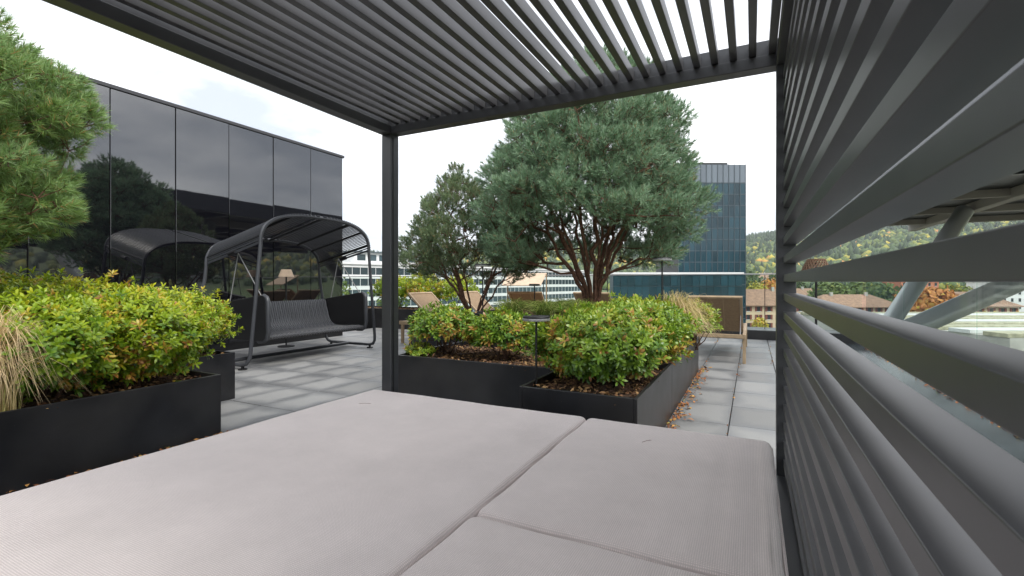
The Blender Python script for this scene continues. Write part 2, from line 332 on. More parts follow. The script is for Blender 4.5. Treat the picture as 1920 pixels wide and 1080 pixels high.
# ------------------------------------------------------------------ terrace
GZ = -14.5
XJ, YJ, PW, PL = -.154, 3.92, .403, .60
terrace = MB().box(-16, 1.95, -4, 10.7, GZ, -.036).build('terrace', 'joint'); tag(terrace, kind='structure', label='grey paved roof terrace', cat='terrace')
slab_mesh = MB().box(-PW/2+.003, PW/2-.003, -PL/2+.003, PL/2-.003, -.034, 0).mesh('paving_slab', 'paving', bevel=.003, segs=1)
covered = [(-4.23, -3.345, -1, 2.095), (-5.3, -4.23, -1, 2.78), (-2.85, -1.30, 3.35, 4.45), (-2.81, -1.32, 4.45, 6.6), (-1.30, -.57, 2.69, 6.3), (-20, -7.25, -5, 6.99), (-4.26, -2.86, 5.3, 6.7)]
cnt = 0
for i in range(-19, 5):
    for j in range(-4, 10):
        x = XJ+PW*(i+.5); y = YJ+PL*(j+.5)
        if x-PW/2 > .6 or y+PL/2 > 9.95 or y < .9: continue
        if any(a < x-PW/2+.01 and x+PW/2-.01 < b and c < y-PL/2+.01 and y+PL/2-.01 < d for a, b, c, d in covered): continue
        d = -x*sn+y*cs; r = x*cs+y*sn; px = 960+FPX*r/max(d, .05)
        if d < .6 or px < -250 or px > 2200: continue
        if -2.0 < x < 0 and y < 2.1: continue
        if x < -7.3 and y < 6.7: continue
        inst('paving_slab', slab_mesh, (x, y, random.uniform(-.001, .001)), terrace, (random.uniform(-.001, .001), random.uniform(-.001, .001), 0)); cnt += 1
print('slabs', cnt)

# ------------------------------------------------------------------ pergola daybed
XL0, XL1, XR0, XR1, YF0, YF1, YB0, YB1 = -1.99, -1.92, .089, .159, 2.22, 2.29, .06, .13
ZB, ZL, ZT, PITCH, SW, SD = 1.95, 2.0, 2.068, .0722, .028, .05
perg = empty('pergola_daybed', (-.95, 1.17, 0), label='dark grey metal daybed frame with slatted roof and slatted side screen', cat='pergola')
MB().box(-2.04, .159, YB0, 2.205, .17, .29).build('platform', 'frame', perg, bevel=.006, world=True)
for x in (-1.8, -.1):
    for y in (.3, 2.0): MB().box(x-.04, x+.04, y-.04, y+.04, 0, .17).build('leg', 'frame', perg, bevel=.003, world=True)
for (x0, x1) in ((XL0, XL1), (XR0, XR1)):
    for (y0, y1) in ((YF0, YF1), (YB0, YB1)):
        p = MB().box(x0, x1, y0, y1, 0, ZB).build('post', 'frame', perg, bevel=.003, world=True)
        if x0 < 0 and y0 > 1: 
            MB().box(x1-.001, x1+.002, y0+.016, y0+.026, .3, ZB-.02).build('groove_cover', 'black', p, world=True)
for nm, (a, b, c, d) in {'front': (XL0, XR1, YF0, YF1), 'rear': (XL0, XR1, YB0, YB1), 'left': (XL0, XL1, YB1, YF0), 'right': (XR0, XR1, YB1, YF0)}.items():
    bm_ = MB().box(a, b, c, d, ZB, ZL)
    bo = bm_.build('beam', 'slat' if nm == 'left' else 'frame', perg, bevel=.003, world=True)  # paler slat coat on left beam: its lit inner face put into colour
    iy = .02 if nm in ('front', 'rear') else 0; ix = .02 if nm in ('left', 'right') else 0
    MB().box(a+(ix if nm == 'right' else 0), b-(ix if nm == 'left' else 0), c+(iy if nm == 'front' else 0), d-(iy if nm == 'rear' else 0), ZL+.0005, ZT).build('upper_rail', 'frame', bo, bevel=.002, world=True)
rs_mesh = MB().box(-SW/2, SW/2, 0, YF0+.018-(YB1-.018), 0, SD).mesh('roof_slat', 'slat', bevel=.002)
x = XL1+.045; k = 0
while x < XR0-.01:
    inst('roof_slat', rs_mesh, (x-perg.location.x, YB1-.018-perg.location.y, ZL+.002+random.uniform(-.0008, .0008)), perg, (0, random.uniform(-.012, .012), 0)); x += PITCH; k += 1
# side screen: slats run along Y between the two right posts
scr = MB().box(.165, .172, YB1+.002, YF0-.002, .292, .31).build('side_screen', 'frame', perg, world=True)
ss_mesh = MB().box(0, SD, 0, YF0-YB1-.002, 0, SW).mesh('screen_slat', 'slat', bevel=.0012, segs=2)
z = CAM_H-PITCH*10; n = 0
WP = .0745
for i in range(-10, 12):
    zz = CAM_H+i*WP
    if zz+SW > ZB-.004: break
    inst('slat', ss_mesh, (.113-perg.location.x, YB1+.001-perg.location.y, zz), scr, (0, random.uniform(-.01, .01), 0))
scr.location = (0, 0, 0)

def cushion(name, x0, x1, y0, y1, label, bulge=.008, seed=0):
    z0, z1 = .291, .428; rc = .024; nx, ny = 40, 60
    root = empty(name, ((x0+x1)/2, (y0+y1)/2, z0), label=label, cat='cushion', group='daybed cushions')
    hx, hy = (x1-x0)/2, (y1-y0)/2
    us = np.concatenate([[-1], np.linspace(-1, 1, nx), [1]]); vs_ = np.concatenate([[-1], np.linspace(-1, 1, ny), [1]])
    rs = np.random.default_rng(seed); ph = rs.uniform(0, 6.28, 8)
    bm = bmesh.new(); grid = []
    # closed rounded box: revolve a profile round a rounded rectangle
    prof = []
    H = z1-z0
    for a in np.linspace(0, 90, 6): prof.append((rc*math.sin(R(a))-rc, rc*(1-math.cos(R(a)))))      # bottom edge, outwards
    prof.append((.006, H*.5))
    for a in np.linspace(0, 90, 7): prof.append((rc*math.cos(R(a))-rc, H-rc*(1-math.sin(R(a)))))     # top edge, inwards
    per = []
    m_e = 40; cr = .034
    for (cx, cy, a0) in ((hx-cr, hy-cr, 0), (-hx+cr, hy-cr, 90), (-hx+cr, -hy+cr, 180), (hx-cr, -hy+cr, 270)):
        for a in np.linspace(a0, a0+90, 6): per.append((cx, cy, math.cos(R(a)), math.sin(R(a))))
    # densify the straight runs
    dens = []
    for i, p in enumerate(per):
        dens.append(p); q = per[(i+1) % len(per)]
        if (abs(p[0]-q[0])+abs(p[1]-q[1])) > .2:
            for t in np.linspace(0, 1, 26)[1:-1]: dens.append((p[0]+(q[0]-p[0])*t, p[1]+(q[1]-p[1])*t, p[2]+(q[2]-p[2])*t, p[3]+(q[3]-p[3])*t))
    rings = []
    for (o, zz) in prof:
        ring = []
        for (cx, cy, nx_, ny_) in dens:
            X = cx+nx_*(cr+o); Y = cy+ny_*(cr+o)
            wob = .0035*math.sin(7*X+ph[0])*math.cos(6*Y+ph[1])+.002*math.sin(19*(X+Y)+ph[2])
            ring.append(bm.verts.new((X+nx_*wob, Y+ny_*wob, zz)))
        rings.append(ring)
    # top: inset rings rising towards the middle
    for s in (.985, .96, .92, .85, .75, .62, .48, .33, .18, .06):
        ring = []
        for (cx, cy, nx_, ny_) in dens:
            X = (cx+nx_*(cr-rc))*s; Y = (cy+ny_*(cr-rc))*s
            up = bulge*(1-max(abs(X/hx), abs(Y/hy))**3)+.0035*math.sin(5.1*X+ph[3])*math.sin(4.3*Y+ph[4])*(1-s)+.002*math.sin(11*X+7*Y+ph[5])*(1-s)
            ring.append(bm.verts.new((X, Y, H+up)))
        rings.append(ring)
    n_ = len(dens)
    for a, b in zip(rings[:-1], rings[1:]):
        for i in range(n_): bm.faces.new((a[i], a[(i+1) % n_], b[(i+1) % n_], b[i]))
    bm.faces.new(rings[-1]); bm.faces.new(rings[0][::-1])
    for f in bm.faces: f.smooth = True
    bmesh.ops.recalc_face_normals(bm, faces=bm.faces)
    me = bpy.data.meshes.new(name); bm.to_mesh(me); bm.free(); me.materials.append(M['fabric']); link(bpy.data.objects.new('cover', me), root)
    for zz in (H-.012,):
        pts = [(cx+nx_*(cr+.0005), cy+ny_*(cr+.0005), zz-.014+.002*math.sin(9*cx+ph[6])*math.cos(8*cy)) for cx, cy, nx_, ny_ in dens]
        MB().tube(pts+[pts[0]], .0042, 6, cap=False).build('piping', 'fabric', root, smooth=True)
    return root
cushion('daybed_cushion', -2.03, -.703, .1, 2.2, 'large beige fabric cushion filling the left side of the daybed', seed=1)
cushion('daybed_cushion', -.697, .07, 1.148, 2.2, 'beige cushion at the front right corner of the daybed beside the slatted screen', seed=2)
cushion('daybed_cushion', -.697, .07, .1, 1.142, 'beige cushion nearest the viewer at the bottom of the picture', seed=3)
def needle_bit(x, y, rz, label, l=.05):
    o = MB().tube([(-l/2, 0, 0), (0, .002, .001), (l/2, 0, 0)], .0009, 4).build('fallen_needle', 'litter'); o.location = (x, y, .4425); o.rotation_euler = (0, 0, rz)
    tag(o, label, 'pine needle', 'needles fallen on the cushions')
needle_bit(-1.78, 1.86, .5, 'dry pine needle lying near the far left edge of the large cushion', .06)
needle_bit(-.37, 1.92, 1.0, 'dark pine needle lying on the front right cushion')

# ------------------------------------------------------------------ black glass pavilion
XW, YE, PZ = -7.27, 6.98, 3.57
bld = empty('glass_pavilion', (XW-3, 2.3, 0), label='low rooftop pavilion clad in tall black mirror glass panels', cat='building')
MB().box(XW-7, XW-.03, -6, YE-.03, 0, PZ-.03).build('core', 'black', bld, world=True)
yy = YE; i = 0
while yy > -5.5:
    y1 = yy; y0 = yy-.77
    g = MB().box(-.012, .012, -.385+.007, .385-.007, 0, PZ-.175).mesh('glass_panel', 'black_glass', bevel=.002, segs=1) if i == 0 else g
    inst('glass_panel', g, (XW-bld.location.x, (y0+y1)/2-bld.location.y, .12), bld, (0, random.uniform(-.0016, .0016), random.uniform(-.002, .002))); yy = y0; i += 1
gx = MB().box(-.485+.007, .485-.007, -.012, .012, 0, PZ-.175).mesh('end_panel', 'black_glass', bevel=.002, segs=1)
for q in range(7): inst('glass_panel', gx, (XW-.5-.97*q-bld.location.x, YE-bld.location.y-.012, .12), bld)
MB().box(XW-7, XW+.03, -6, YE+.03, PZ-.05, PZ).build('parapet_cap', 'glass_cap', bld, bevel=.006, world=True)
MB().box(XW-7, XW+.005, -6, YE+.002, 0, .115).build('plinth', 'black', bld, world=True)

# ------------------------------------------------------------------ planters
def planter(x0, x1, y0, y1, h, label, seams=()):
    r = empty('planter', ((x0+x1)/2, (y0+y1)/2, 0), label=label, cat='planter', group='black metal planters')
    t = .022
    for nm, b in (('side', (x0, x0+t, y0, y1)), ('side', (x1-t, x1, y0, y1)), ('end', (x0+t+.0005, x1-t-.0005, y0, y0+t)), ('end', (x0+t+.0005, x1-t-.0005, y1-t, y1))):
        MB().box(*b, 0, h).build('wall_panel', 'planter', r, bevel=.003, world=True)
    sx, sy = np.meshgrid(np.linspace(x0+t, x1-t, 24), np.linspace(y0+t, y1-t, 24), indexing='ij')
    sz = h-.05+.02*np.sin(sx*9)*np.cos(sy*7)+rng.normal(0, .006, sx.shape)
    V = np.stack([sx-r.location.x, sy-r.location.y, sz], -1).reshape(-1, 3); T = []
    for i in range(23):
        for j in range(23): a = i*24+j; T += [[a, a+24, a+25], [a, a+25, a+1]]
    link(bpy.data.objects.new('soil', tri_mesh('soil', V, T, 'soil', smooth=True)), r)
    n = int(1300*(x1-x0)*(y1-y0)); P = np.stack([rng.uniform(x0+t, x1-t, n)-r.location.x, rng.uniform(y0+t, y1-t, n)-r.location.y, np.full(n, h-.045)+rng.uniform(-.005, .025, n)], 1)
    D = unit(np.concatenate([rng.normal(size=(n, 2)), rng.normal(0, .25, (n, 1))], 1)); Nn = unit(np.array([0, 0, 1.])+rng.normal(0, .4, (n, 3)))
    V, T, K = leaves(P, D, Nn, rng.uniform(.02, .05, n), rng.uniform(.005, .011, n), rng.random(n))
    tag(link(bpy.data.objects.new('bark_chips', tri_mesh('bark_chips', V, T, 'chips', K)), r), kind='stuff')
    return r
PH = .417
planter(-4.228, -3.345, -.6, 2.095, PH, 'long black metal planter along the left side of the daybed')
planter(-5.3, -4.232, -.6, 2.78, PH+.006, 'black metal planter behind the long left one, near the swing')
planter(-2.85, -1.304, 3.35, 4.446, PH, 'low black planter just beyond the left daybed post')
planter(-1.30, -.57, 2.69, 3.978, PH, 'low black planter jutting towards the daybed with leafy shrub')
planter(-1.30, -.57, 3.984, 6.1, PH, 'black planter along the right paved walk, behind the jutting one')
planter(-2.81, -1.306, 4.45, 6.6, .73, 'taller black planter holding the big pine')
planter(-4.26, -2.856, 5.3, 6.7, .46, 'black planter holding the smaller pine')
planter(-9.3, -6.4, 8.5, 9.4, .45, 'far black planter behind the swing by the glass pavilion corner')
planter(-6.3, -5.2, 8.5, 9.4, .38, 'far black planter near the beige lounger beyond the daybed post')

# ------------------------------------------------------------------ shrubs
def shrub(c, rx, ry, z0, zt, n, label, m='leaf_green', tint=.5, spread=.16, ln=.05, orange=.06, low=-.25, group='leafy shrubs in the planters', lumps=7, stems=12):
    root = empty('shrub', (c[0], c[1], z0), label=label, cat='shrub', group=group)
    H = zt-z0; cz = H*.52; rz = H*.5
    u = unit(rng.normal(size=(n*3, 3))); u = u[u[:, 2] > low][:n]; n = len(u)
    lump = unit(rng.normal(size=(lumps*3, 3))); lump[:, 2] = np.abs(lump[:, 2])*.9; lw = rng.uniform(.04, .2, len(lump))
    rad = .80+(np.clip((u@lump.T-.72)/.28, 0, 1)*lw*1.5).max(1)+rng.normal(0, .06, n); sprig = rng.random(n) < .1; rad[sprig] += rng.uniform(.05, .26, sprig.sum())
    inner = rng.random(n) < .28; rad[inner] *= rng.uniform(.55, .95, inner.sum())
    P = u*rad[:, None]*np.array([rx, ry, rz])+np.array([0, 0, cz])
    A = unit(u*np.array([1, 1, .9])+np.array([0, 0, .55])+rng.normal(0, .28, (n, 3)))
    k = 10; sid = np.repeat(np.arange(n), k); B = P[sid]; AA = A[sid]
    th = np.tile(np.linspace(R(28), R(82), k), n)+rng.normal(0, .14, n*k)
    az = np.tile(np.arange(k)*2.399, n)+np.repeat(rng.uniform(0, 6.28, n), k)
    e1 = perp(A); e2 = np.cross(A, e1); e1 = e1[sid]; e2 = e2[sid]
    pr = e1*np.cos(az)[:, None]+e2*np.sin(az)[:, None]
    D = unit(AA*np.cos(th)[:, None]+pr*np.sin(th)[:, None]+np.array([0, 0, -.06]))
    B = B-AA*(.012*np.tile(np.arange(k), n)/k*2.2)[:, None]
    # patches of yellowing growth
    pc = unit(rng.normal(size=(5, 3))); pt = np.clip(((u@pc.T).max(1)-.8)/.2, 0, 1)
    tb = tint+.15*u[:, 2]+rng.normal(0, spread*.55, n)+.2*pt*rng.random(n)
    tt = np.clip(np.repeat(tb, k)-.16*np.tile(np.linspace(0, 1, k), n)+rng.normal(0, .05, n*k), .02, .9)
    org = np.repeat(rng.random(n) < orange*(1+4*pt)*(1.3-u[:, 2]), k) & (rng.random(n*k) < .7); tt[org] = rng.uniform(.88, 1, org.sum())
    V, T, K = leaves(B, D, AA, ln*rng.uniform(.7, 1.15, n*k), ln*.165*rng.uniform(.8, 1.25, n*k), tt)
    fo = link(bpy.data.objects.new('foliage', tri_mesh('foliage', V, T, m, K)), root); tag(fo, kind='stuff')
    mb = MB(); ids = rng.choice(n, min(n, stems*9), replace=False); b0 = []
    for s in range(stems):
        a = rng.uniform(0, 6.28); q = Vector((math.cos(a)*rx*.22*rng.random(), math.sin(a)*ry*.22*rng.random(), -.06)); tip = Vector(P[ids[s]])*.72; tip.z = max(tip.z, H*.3)
        midp = q.lerp(tip, .5)+Vector(rng.normal(0, .03, 3)); mb.tube([q, midp, tip], [.009, .006, .004], 5, cap=False); b0.append((midp, tip))
    for i in ids[stems:]:
        p = Vector(P[i]); s = min(b0, key=lambda s: min((s[0]-p).length, (s[1]-p).length)); st = s[0] if (s[0]-p).length < (s[1]-p).length else s[1]
        mb.tube([st, st.lerp(p, .55)+Vector((0, 0, -.02)), p], [.0042, .003, .002], 4, cap=False)
    mb.build('stems', 'twig', root, smooth=True)
    return root
g1 = 'lime shrubs in the left planters'
LS = dict(m='leaf_lime', group=g1, low=-.85, ln=.045)
shrub((-3.74, 1.28), .46, .38, PH-.05, .97, 1700, 'lime shrub in the long left planter beside the feathery grass', tint=.52, **LS)
shrub((-3.72, 1.78), .45, .36, PH-.05, .97, 1700, 'yellowing lime shrub at the right end of the long left planter', tint=.6, orange=.1, **LS)
shrub((-4.58, 2.4), .52, .44, PH-.05, 1.0, 1700, 'lime shrub nearest the swing, overhanging its planter corner', tint=.62, **LS)
shrub((-4.6, 1.85), .52, .5, PH-.05, 1.08, 1500, 'lime shrub behind the yellowing one, in front of the black glass', tint=.6, **LS)
shrub((-4.75, 1.3), .55, .5, PH-.05, 1.13, 1500, 'lime shrub at the far left below the pine', tint=.58, **LS)
shrub((-3.98, .72), .4, .4, PH-.05, 1.0, 600, 'lime shrub at the left picture edge under the pine', tint=.52, **LS)
g2 = 'green shrubs in the centre planters'
GS = dict(m='leaf_green', group=g2)
shrub((-.94, 3.26), .47, .48, PH-.05, .86, 1800, 'green shrub drooping over the front of the jutting black planter', tint=.56, orange=.08, low=-.75, ln=.05, **GS)
shrub((-.92, 4.12), .48, .52, PH-.05, .92, 1800, 'rounded green shrub in front of the big pine, behind the drooping one', tint=.62, low=-.6, ln=.048, **GS)
shrub((-.95, 4.85), .4, .42, PH-.05, .87, 600, 'green shrub beside the tan grass clump on the right walk', tint=.52, low=-.5, **GS)
shrub((-.58, 5.72), .24, .28, PH-.05, .82, 320, 'small yellow green shrub at the walk end of the right planter', tint=.72, **GS)
shrub((-2.6, 3.78), .34, .3, PH-.05, .83, 620, 'airy orange tinged shrub beside the daybed post', tint=.52, orange=.24, low=-.2, **GS)
shrub((-2.0, 3.8), .33, .28, PH-.05, .79, 560, 'low bushy shrub left of the disc lamp', tint=.5, orange=.12, low=-.35, **GS)
shrub((-2.72, 3.55), .14, .12, PH-.05, .5, 120, 'tiny low plant at the left end of the low planter', tint=.7, stems=4, ln=.03, **GS)
g3 = 'shrubs in the far planters'
FS = dict(m='leaf_lime', group=g3, ln=.06)
shrub((-7.6, 8.95), .55, .4, .4, 1.2, 420, 'far bright shrub seen between swing canopy and pavilion corner', tint=.55, **FS)
shrub((-6.75, 8.95), .5, .4, .4, 1.25, 420, 'far tall bright shrub right of the swing seat', tint=.6, orange=.15, **FS)
shrub((-5.85, 8.95), .5, .4, .34, 1.2, 420, 'far bright shrub just right of the daybed post', tint=.62, **FS)

def grass_clump(c, z0, r, h, n, label, tint=.5, lean=(0, 0), droop=1.0, w=.004):
    root = empty('grass_clump', (c[0], c[1], z0), label=label, cat='grass', group='ornamental grass clumps')
    az = rng.uniform(0, 6.28, n); out = r*rng.uniform(.15, 1, n)**.7; hh = h*rng.uniform(.6, 1.08, n)*(1-.25*(out/r))
    b = np.stack([rng.normal(0, r*.13, n), rng.normal(0, r*.13, n), np.full(n, -.04)], 1)
    dirh = np.stack([np.cos(az)+lean[0], np.sin(az)+lean[1]], 1)
    ts = np.linspace(0, 1, 6); pts = []
    for t in ts:
        o = out*(t**1.5); z = hh*(np.sin(t*math.pi*(.5+.22*droop*out/r))/1.0)
        pts.append(np.stack([b[:, 0]+dirh[:, 0]*o, b[:, 1]+dirh[:, 1]*o, b[:, 2]+z], 1))
    pts = np.stack(pts, 1); d = unit(pts[:, -1]-pts[:, 0]); s = perp(d)[:, None, :]*w*np.array([1, .95, .8, .6, .4, .1])[None, :, None]
    V = np.concatenate([pts-s, pts+s], 1).reshape(-1, 3); q = []
    for k in range(5): q += [[k, k+6, k+7], [k, k+7, k+1]]
    T = (np.arange(n)[:, None, None]*12+np.array(q)[None]).reshape(-1, 3)
    tt = np.clip(tint+rng.normal(0, .16, n), 0, 1); K = np.clip(tt[:, None]+np.tile(np.linspace(-.2, .25, 6), 2)[None], 0, 1).ravel()
    tag(link(bpy.data.objects.new('blades', tri_mesh('blades', V, T, 'grass', K)), root), kind='stuff')
grass_clump((-3.5, 1.0), PH-.04, .3, .62, 1100, 'feathery tan grass clump drooping over the long left planter', .92, lean=(.2, .1), droop=1.7, w=.0024)
grass_clump((-.72, 5.2), PH-.04, .36, .66, 1200, 'tan and green grass clump arching over the right walk', .74, lean=(.3, 0), droop=1.7, w=.003)
for i, (x, y, lb) in enumerate([(-2.35, 4.72, 'green grass tuft near the smaller disc lamps'), (-1.98, 4.7, 'green grass tuft between the two pines'), (-1.62, 4.75, 'green grass tuft at the foot of the big pine'), (-1.9, 5.1, 'green grass tuft behind the front tufts by the big pine')]):
    grass_clump((x, y), .69, .3, .26, 420, lb, .22, droop=1.3, w=.003)

# ------------------------------------------------------------------ pines
def grow(base, stems, targets, jit, tip_r=.0035, expo=2.35):
    """connects targets to a branching skeleton; returns list of (points, radii) chains"""
    P = [np.array(base, float)]; par = [-1]; pl = [0.]
    def addpath(i, q, step=.13):
        a = P[i]; dist = np.linalg.norm(q-a); m = max(1, int(dist/step)); last = i
        d0 = q-a
        for k in range(1, m+1):
            t = k/m; p = a+d0*t+np.array([0, 0, -.10*dist*math.sin(t*math.pi)*.6])+(rng.normal(0, jit, 3)*dist*.35 if k < m else 0)
            P.append(p); par.append(last); pl.append(pl[last]+np.linalg.norm(p-P[last])); last = len(P)-1
        return last
    for s in stems:
        i = 0
        for q in s: i = addpath(i, np.array(q, float), .12)
    b = np.array(base)
    for q in sorted(targets, key=lambda q: np.linalg.norm(q-b)):
        A = np.array(P); dv = q-A; dist = np.linalg.norm(dv, axis=1)
        up = np.clip(A[:, 2]-q[2]+.02, 0, None)*1.6
        cost = dist+.22*np.array(pl)+up+ (np.arange(len(A)) < 3)*.3
        addpath(int(cost.argmin()), q)
    n = len(P); ch = [[] for _ in range(n)]
    for i in range(1, n): ch[par[i]].append(i)
    rad = np.zeros(n)
    for i in range(n-1, -1, -1): rad[i] = (sum(rad[c]**expo for c in ch[i]))**(1/expo) if ch[i] else tip_r
    chains = []; stack = [(0, -1)]
    while stack:
        i, fr = stack.pop(); pts = [] if fr < 0 else [P[fr]]; rr = [] if fr < 0 else [min(rad[fr], rad[i]*1.25)]
        while True:
            pts.append(P[i]); rr.append(rad[i])
            if not ch[i]: break
            c = sorted(ch[i], key=lambda c: -rad[c])
            for o in c[1:]: stack.append((o, i))
            i = c[0]
        if len(pts) > 1: chains.append((pts, rr))
    return chains
def pine(base, prof, u0, pads, per_pad, pad_r, stems, label, m, nl, w, k, L, tint, shell=(.5, 1.0), name='pine_tree', trunk_r=1.0, sub=3, expo=2.35, up=.55, hollow=None, gap=.85):
    """prof: (z, radius) pairs above base; u0: (z, shift along camera right)"""
    root = empty(name, base, label=label, cat='tree', group='pine trees in planters')
    zs = np.array([p[0] for p in prof]); rs = np.array([p[1] for p in prof]); uz = np.array([p[0] for p in u0]); uu = np.array([p[1] for p in u0])
    wgt = rs+.15; cdf = np.cumsum(wgt); C = []; tries = 0
    while len(C) < pads and tries < 20000:
        tries += 1
        z = np.interp(rng.random()*cdf[-1], cdf, zs) if len(zs) > 6 else rng.uniform(zs[0], zs[-1])
        z = rng.uniform(zs[0], zs[-1]) if rng.random() < .5 else z
        rr = np.interp(z, zs, rs); f = rng.uniform(*shell); f = 1-(1-f)*.8
        a = rng.uniform(0, 6.28); rad = max(0, rr-pad_r*.55)*f; sh = np.interp(z, uz, uu)
        p = np.array([math.cos(a)*rad+sh*cs, math.sin(a)*rad+sh*sn, z])
        if hollow and (-math.cos(a)*sn+math.sin(a)*cs) < -.5 and z < hollow[2]: continue
        if hollow and rad < np.interp(z, hollow[0], hollow[1]): continue
        if all(np.linalg.norm(p-q) > pad_r*gap for q in C): C.append(p)
    C = np.array(C); tg = []; SP, SDd, ST = [], [], []
    for p in C:
        axis = np.array([np.interp(p[2], uz, uu)*cs, np.interp(p[2], uz, uu)*sn, p[2]-.25]); out = unit(p-axis); R_ = pad_r*rng.uniform(.75, 1.15)
        pt = tint+rng.normal(0, .07)
        tg.append(p-out*R_*.55)
        for q in range(sub): tg.append(p+unit(rng.normal(size=3)-out*.3)*R_*.42)
        u = unit(rng.normal(size=(per_pad*3, 3))+out*.45+np.array([0, 0, .4])); u = u[:per_pad]
        rr = R_*rng.uniform(.35, 1.0, (len(u), 1))**.6
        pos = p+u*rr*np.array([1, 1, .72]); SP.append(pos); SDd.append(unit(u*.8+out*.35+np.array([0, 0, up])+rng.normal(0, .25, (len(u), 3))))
        ST.append(pt+.1*(rr[:, 0]/R_-.6)+.1*u[:, 2]+rng.normal(0, .05, len(u)))  # paler outward and upward: new growth plus pad shading painted into the tint
    for q in range(int(pads*.5)):      # bare inner twigs
        p = C[rng.integers(len(C))]; tg.append(p*np.array([rng.uniform(.3, .75)]*2+[rng.uniform(.7, .95)]))
    SP = np.concatenate(SP); SDd = np.concatenate(SDd); ST = np.concatenate(ST)
    SP = SP-SDd*L*.6
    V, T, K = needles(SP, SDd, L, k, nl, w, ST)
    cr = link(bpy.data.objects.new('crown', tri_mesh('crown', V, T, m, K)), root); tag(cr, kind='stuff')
    ch = grow((0, 0, -.08), stems, tg, .09, expo=expo)
    mb = MB()
    for pts, rr in ch: mb.tube(pts, [max(.003, r*trunk_r) for r in rr], 8 if rr[0] > .02 else 5, cap=False)
    # shoot twigs
    tgA = np.array(tg)
    sel = rng.choice(len(SP), len(SP)//5, replace=False)
    for i in sel:
        d = np.linalg.norm(tgA-SP[i], axis=1); j = d.argmin(); mb.tube([tgA[j], SP[i], SP[i]+SDd[i]*L], [.004, .003, .002], 3, cap=False)
    mb.build('trunk', 'bark', root, smooth=True)
    return root
def fan(n, h, spread, seed, lean=0):
    rs = np.random.default_rng(seed); out = []
    for i in range(n):
        a = 6.283*i/n+rs.uniform(-.3, .3); s = spread*rs.uniform(.5, 1); hh = h*rs.uniform(.75, 1.1)
        out.append([(math.cos(a)*s*.22, math.sin(a)*s*.22, hh*.28), (math.cos(a)*s*.6, math.sin(a)*s*.6, hh*.62), (math.cos(a)*s, math.sin(a)*s, hh)])
    return out
# big pine, centre
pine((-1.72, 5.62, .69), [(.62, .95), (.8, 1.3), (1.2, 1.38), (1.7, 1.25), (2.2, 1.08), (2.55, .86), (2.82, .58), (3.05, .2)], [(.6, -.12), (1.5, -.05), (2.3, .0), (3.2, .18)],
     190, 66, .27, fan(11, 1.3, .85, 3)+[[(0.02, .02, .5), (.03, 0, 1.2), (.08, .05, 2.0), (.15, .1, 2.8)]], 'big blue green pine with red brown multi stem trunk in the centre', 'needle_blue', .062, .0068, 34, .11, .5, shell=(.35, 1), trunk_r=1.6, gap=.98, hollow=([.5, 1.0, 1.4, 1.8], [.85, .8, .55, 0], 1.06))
# smaller pine, left of it
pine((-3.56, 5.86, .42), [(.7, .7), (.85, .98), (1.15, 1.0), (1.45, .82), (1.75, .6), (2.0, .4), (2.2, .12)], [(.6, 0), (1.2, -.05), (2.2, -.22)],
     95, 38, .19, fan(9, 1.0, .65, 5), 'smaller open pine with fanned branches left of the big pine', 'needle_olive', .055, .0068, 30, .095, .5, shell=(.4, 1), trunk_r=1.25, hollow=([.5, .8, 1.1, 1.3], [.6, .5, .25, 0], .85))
# clipped pine, left edge
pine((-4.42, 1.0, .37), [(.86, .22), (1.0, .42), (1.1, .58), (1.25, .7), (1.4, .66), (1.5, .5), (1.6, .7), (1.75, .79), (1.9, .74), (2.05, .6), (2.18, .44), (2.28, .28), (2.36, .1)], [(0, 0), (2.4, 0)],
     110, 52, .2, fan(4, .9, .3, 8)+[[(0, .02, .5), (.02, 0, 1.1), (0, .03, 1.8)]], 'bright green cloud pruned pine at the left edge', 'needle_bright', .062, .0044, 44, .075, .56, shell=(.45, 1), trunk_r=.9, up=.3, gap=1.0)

# ------------------------------------------------------------------ disc lamps
def disc_lamp(x, y, z0, z1, label, rd=.092):
    r = empty('garden_lamp', (x, y, z0), label=label, cat='garden lamp', group='disc shaped garden lamps'); h = z1-z0
    MB().tube([(0, 0, -.06), (0, 0, h-.02)], .0075, 10).build('stem', 'black', r, smooth=True)
    MB().lathe([(.02, h-.022), (rd*.98, h-.02), (rd, h-.017), (rd, h-.006), (rd*.97, h-.004)], 32).build('diffuser', 'chrome', r, smooth=True)
    MB().lathe([(rd*.965, h-.0035), (rd*.965, h+.006), (rd*.94, h+.009), (.01, h+.010)], 32).build('cap', 'black', r, smooth=True)
disc_lamp(-1.262, 2.87, PH-.05, .835, 'disc topped lamp at the left rim of the jutting planter')
disc_lamp(-2.74, 4.72, .68, 1.262, 'disc topped lamp in front of the smaller pine')
disc_lamp(-.8, 4.93, PH-.05, 1.30, 'tall disc topped lamp right of the big pine')
disc_lamp(-2.62, 5.9, .68, 1.03, 'short disc topped lamp between the two pine trunks', .075)

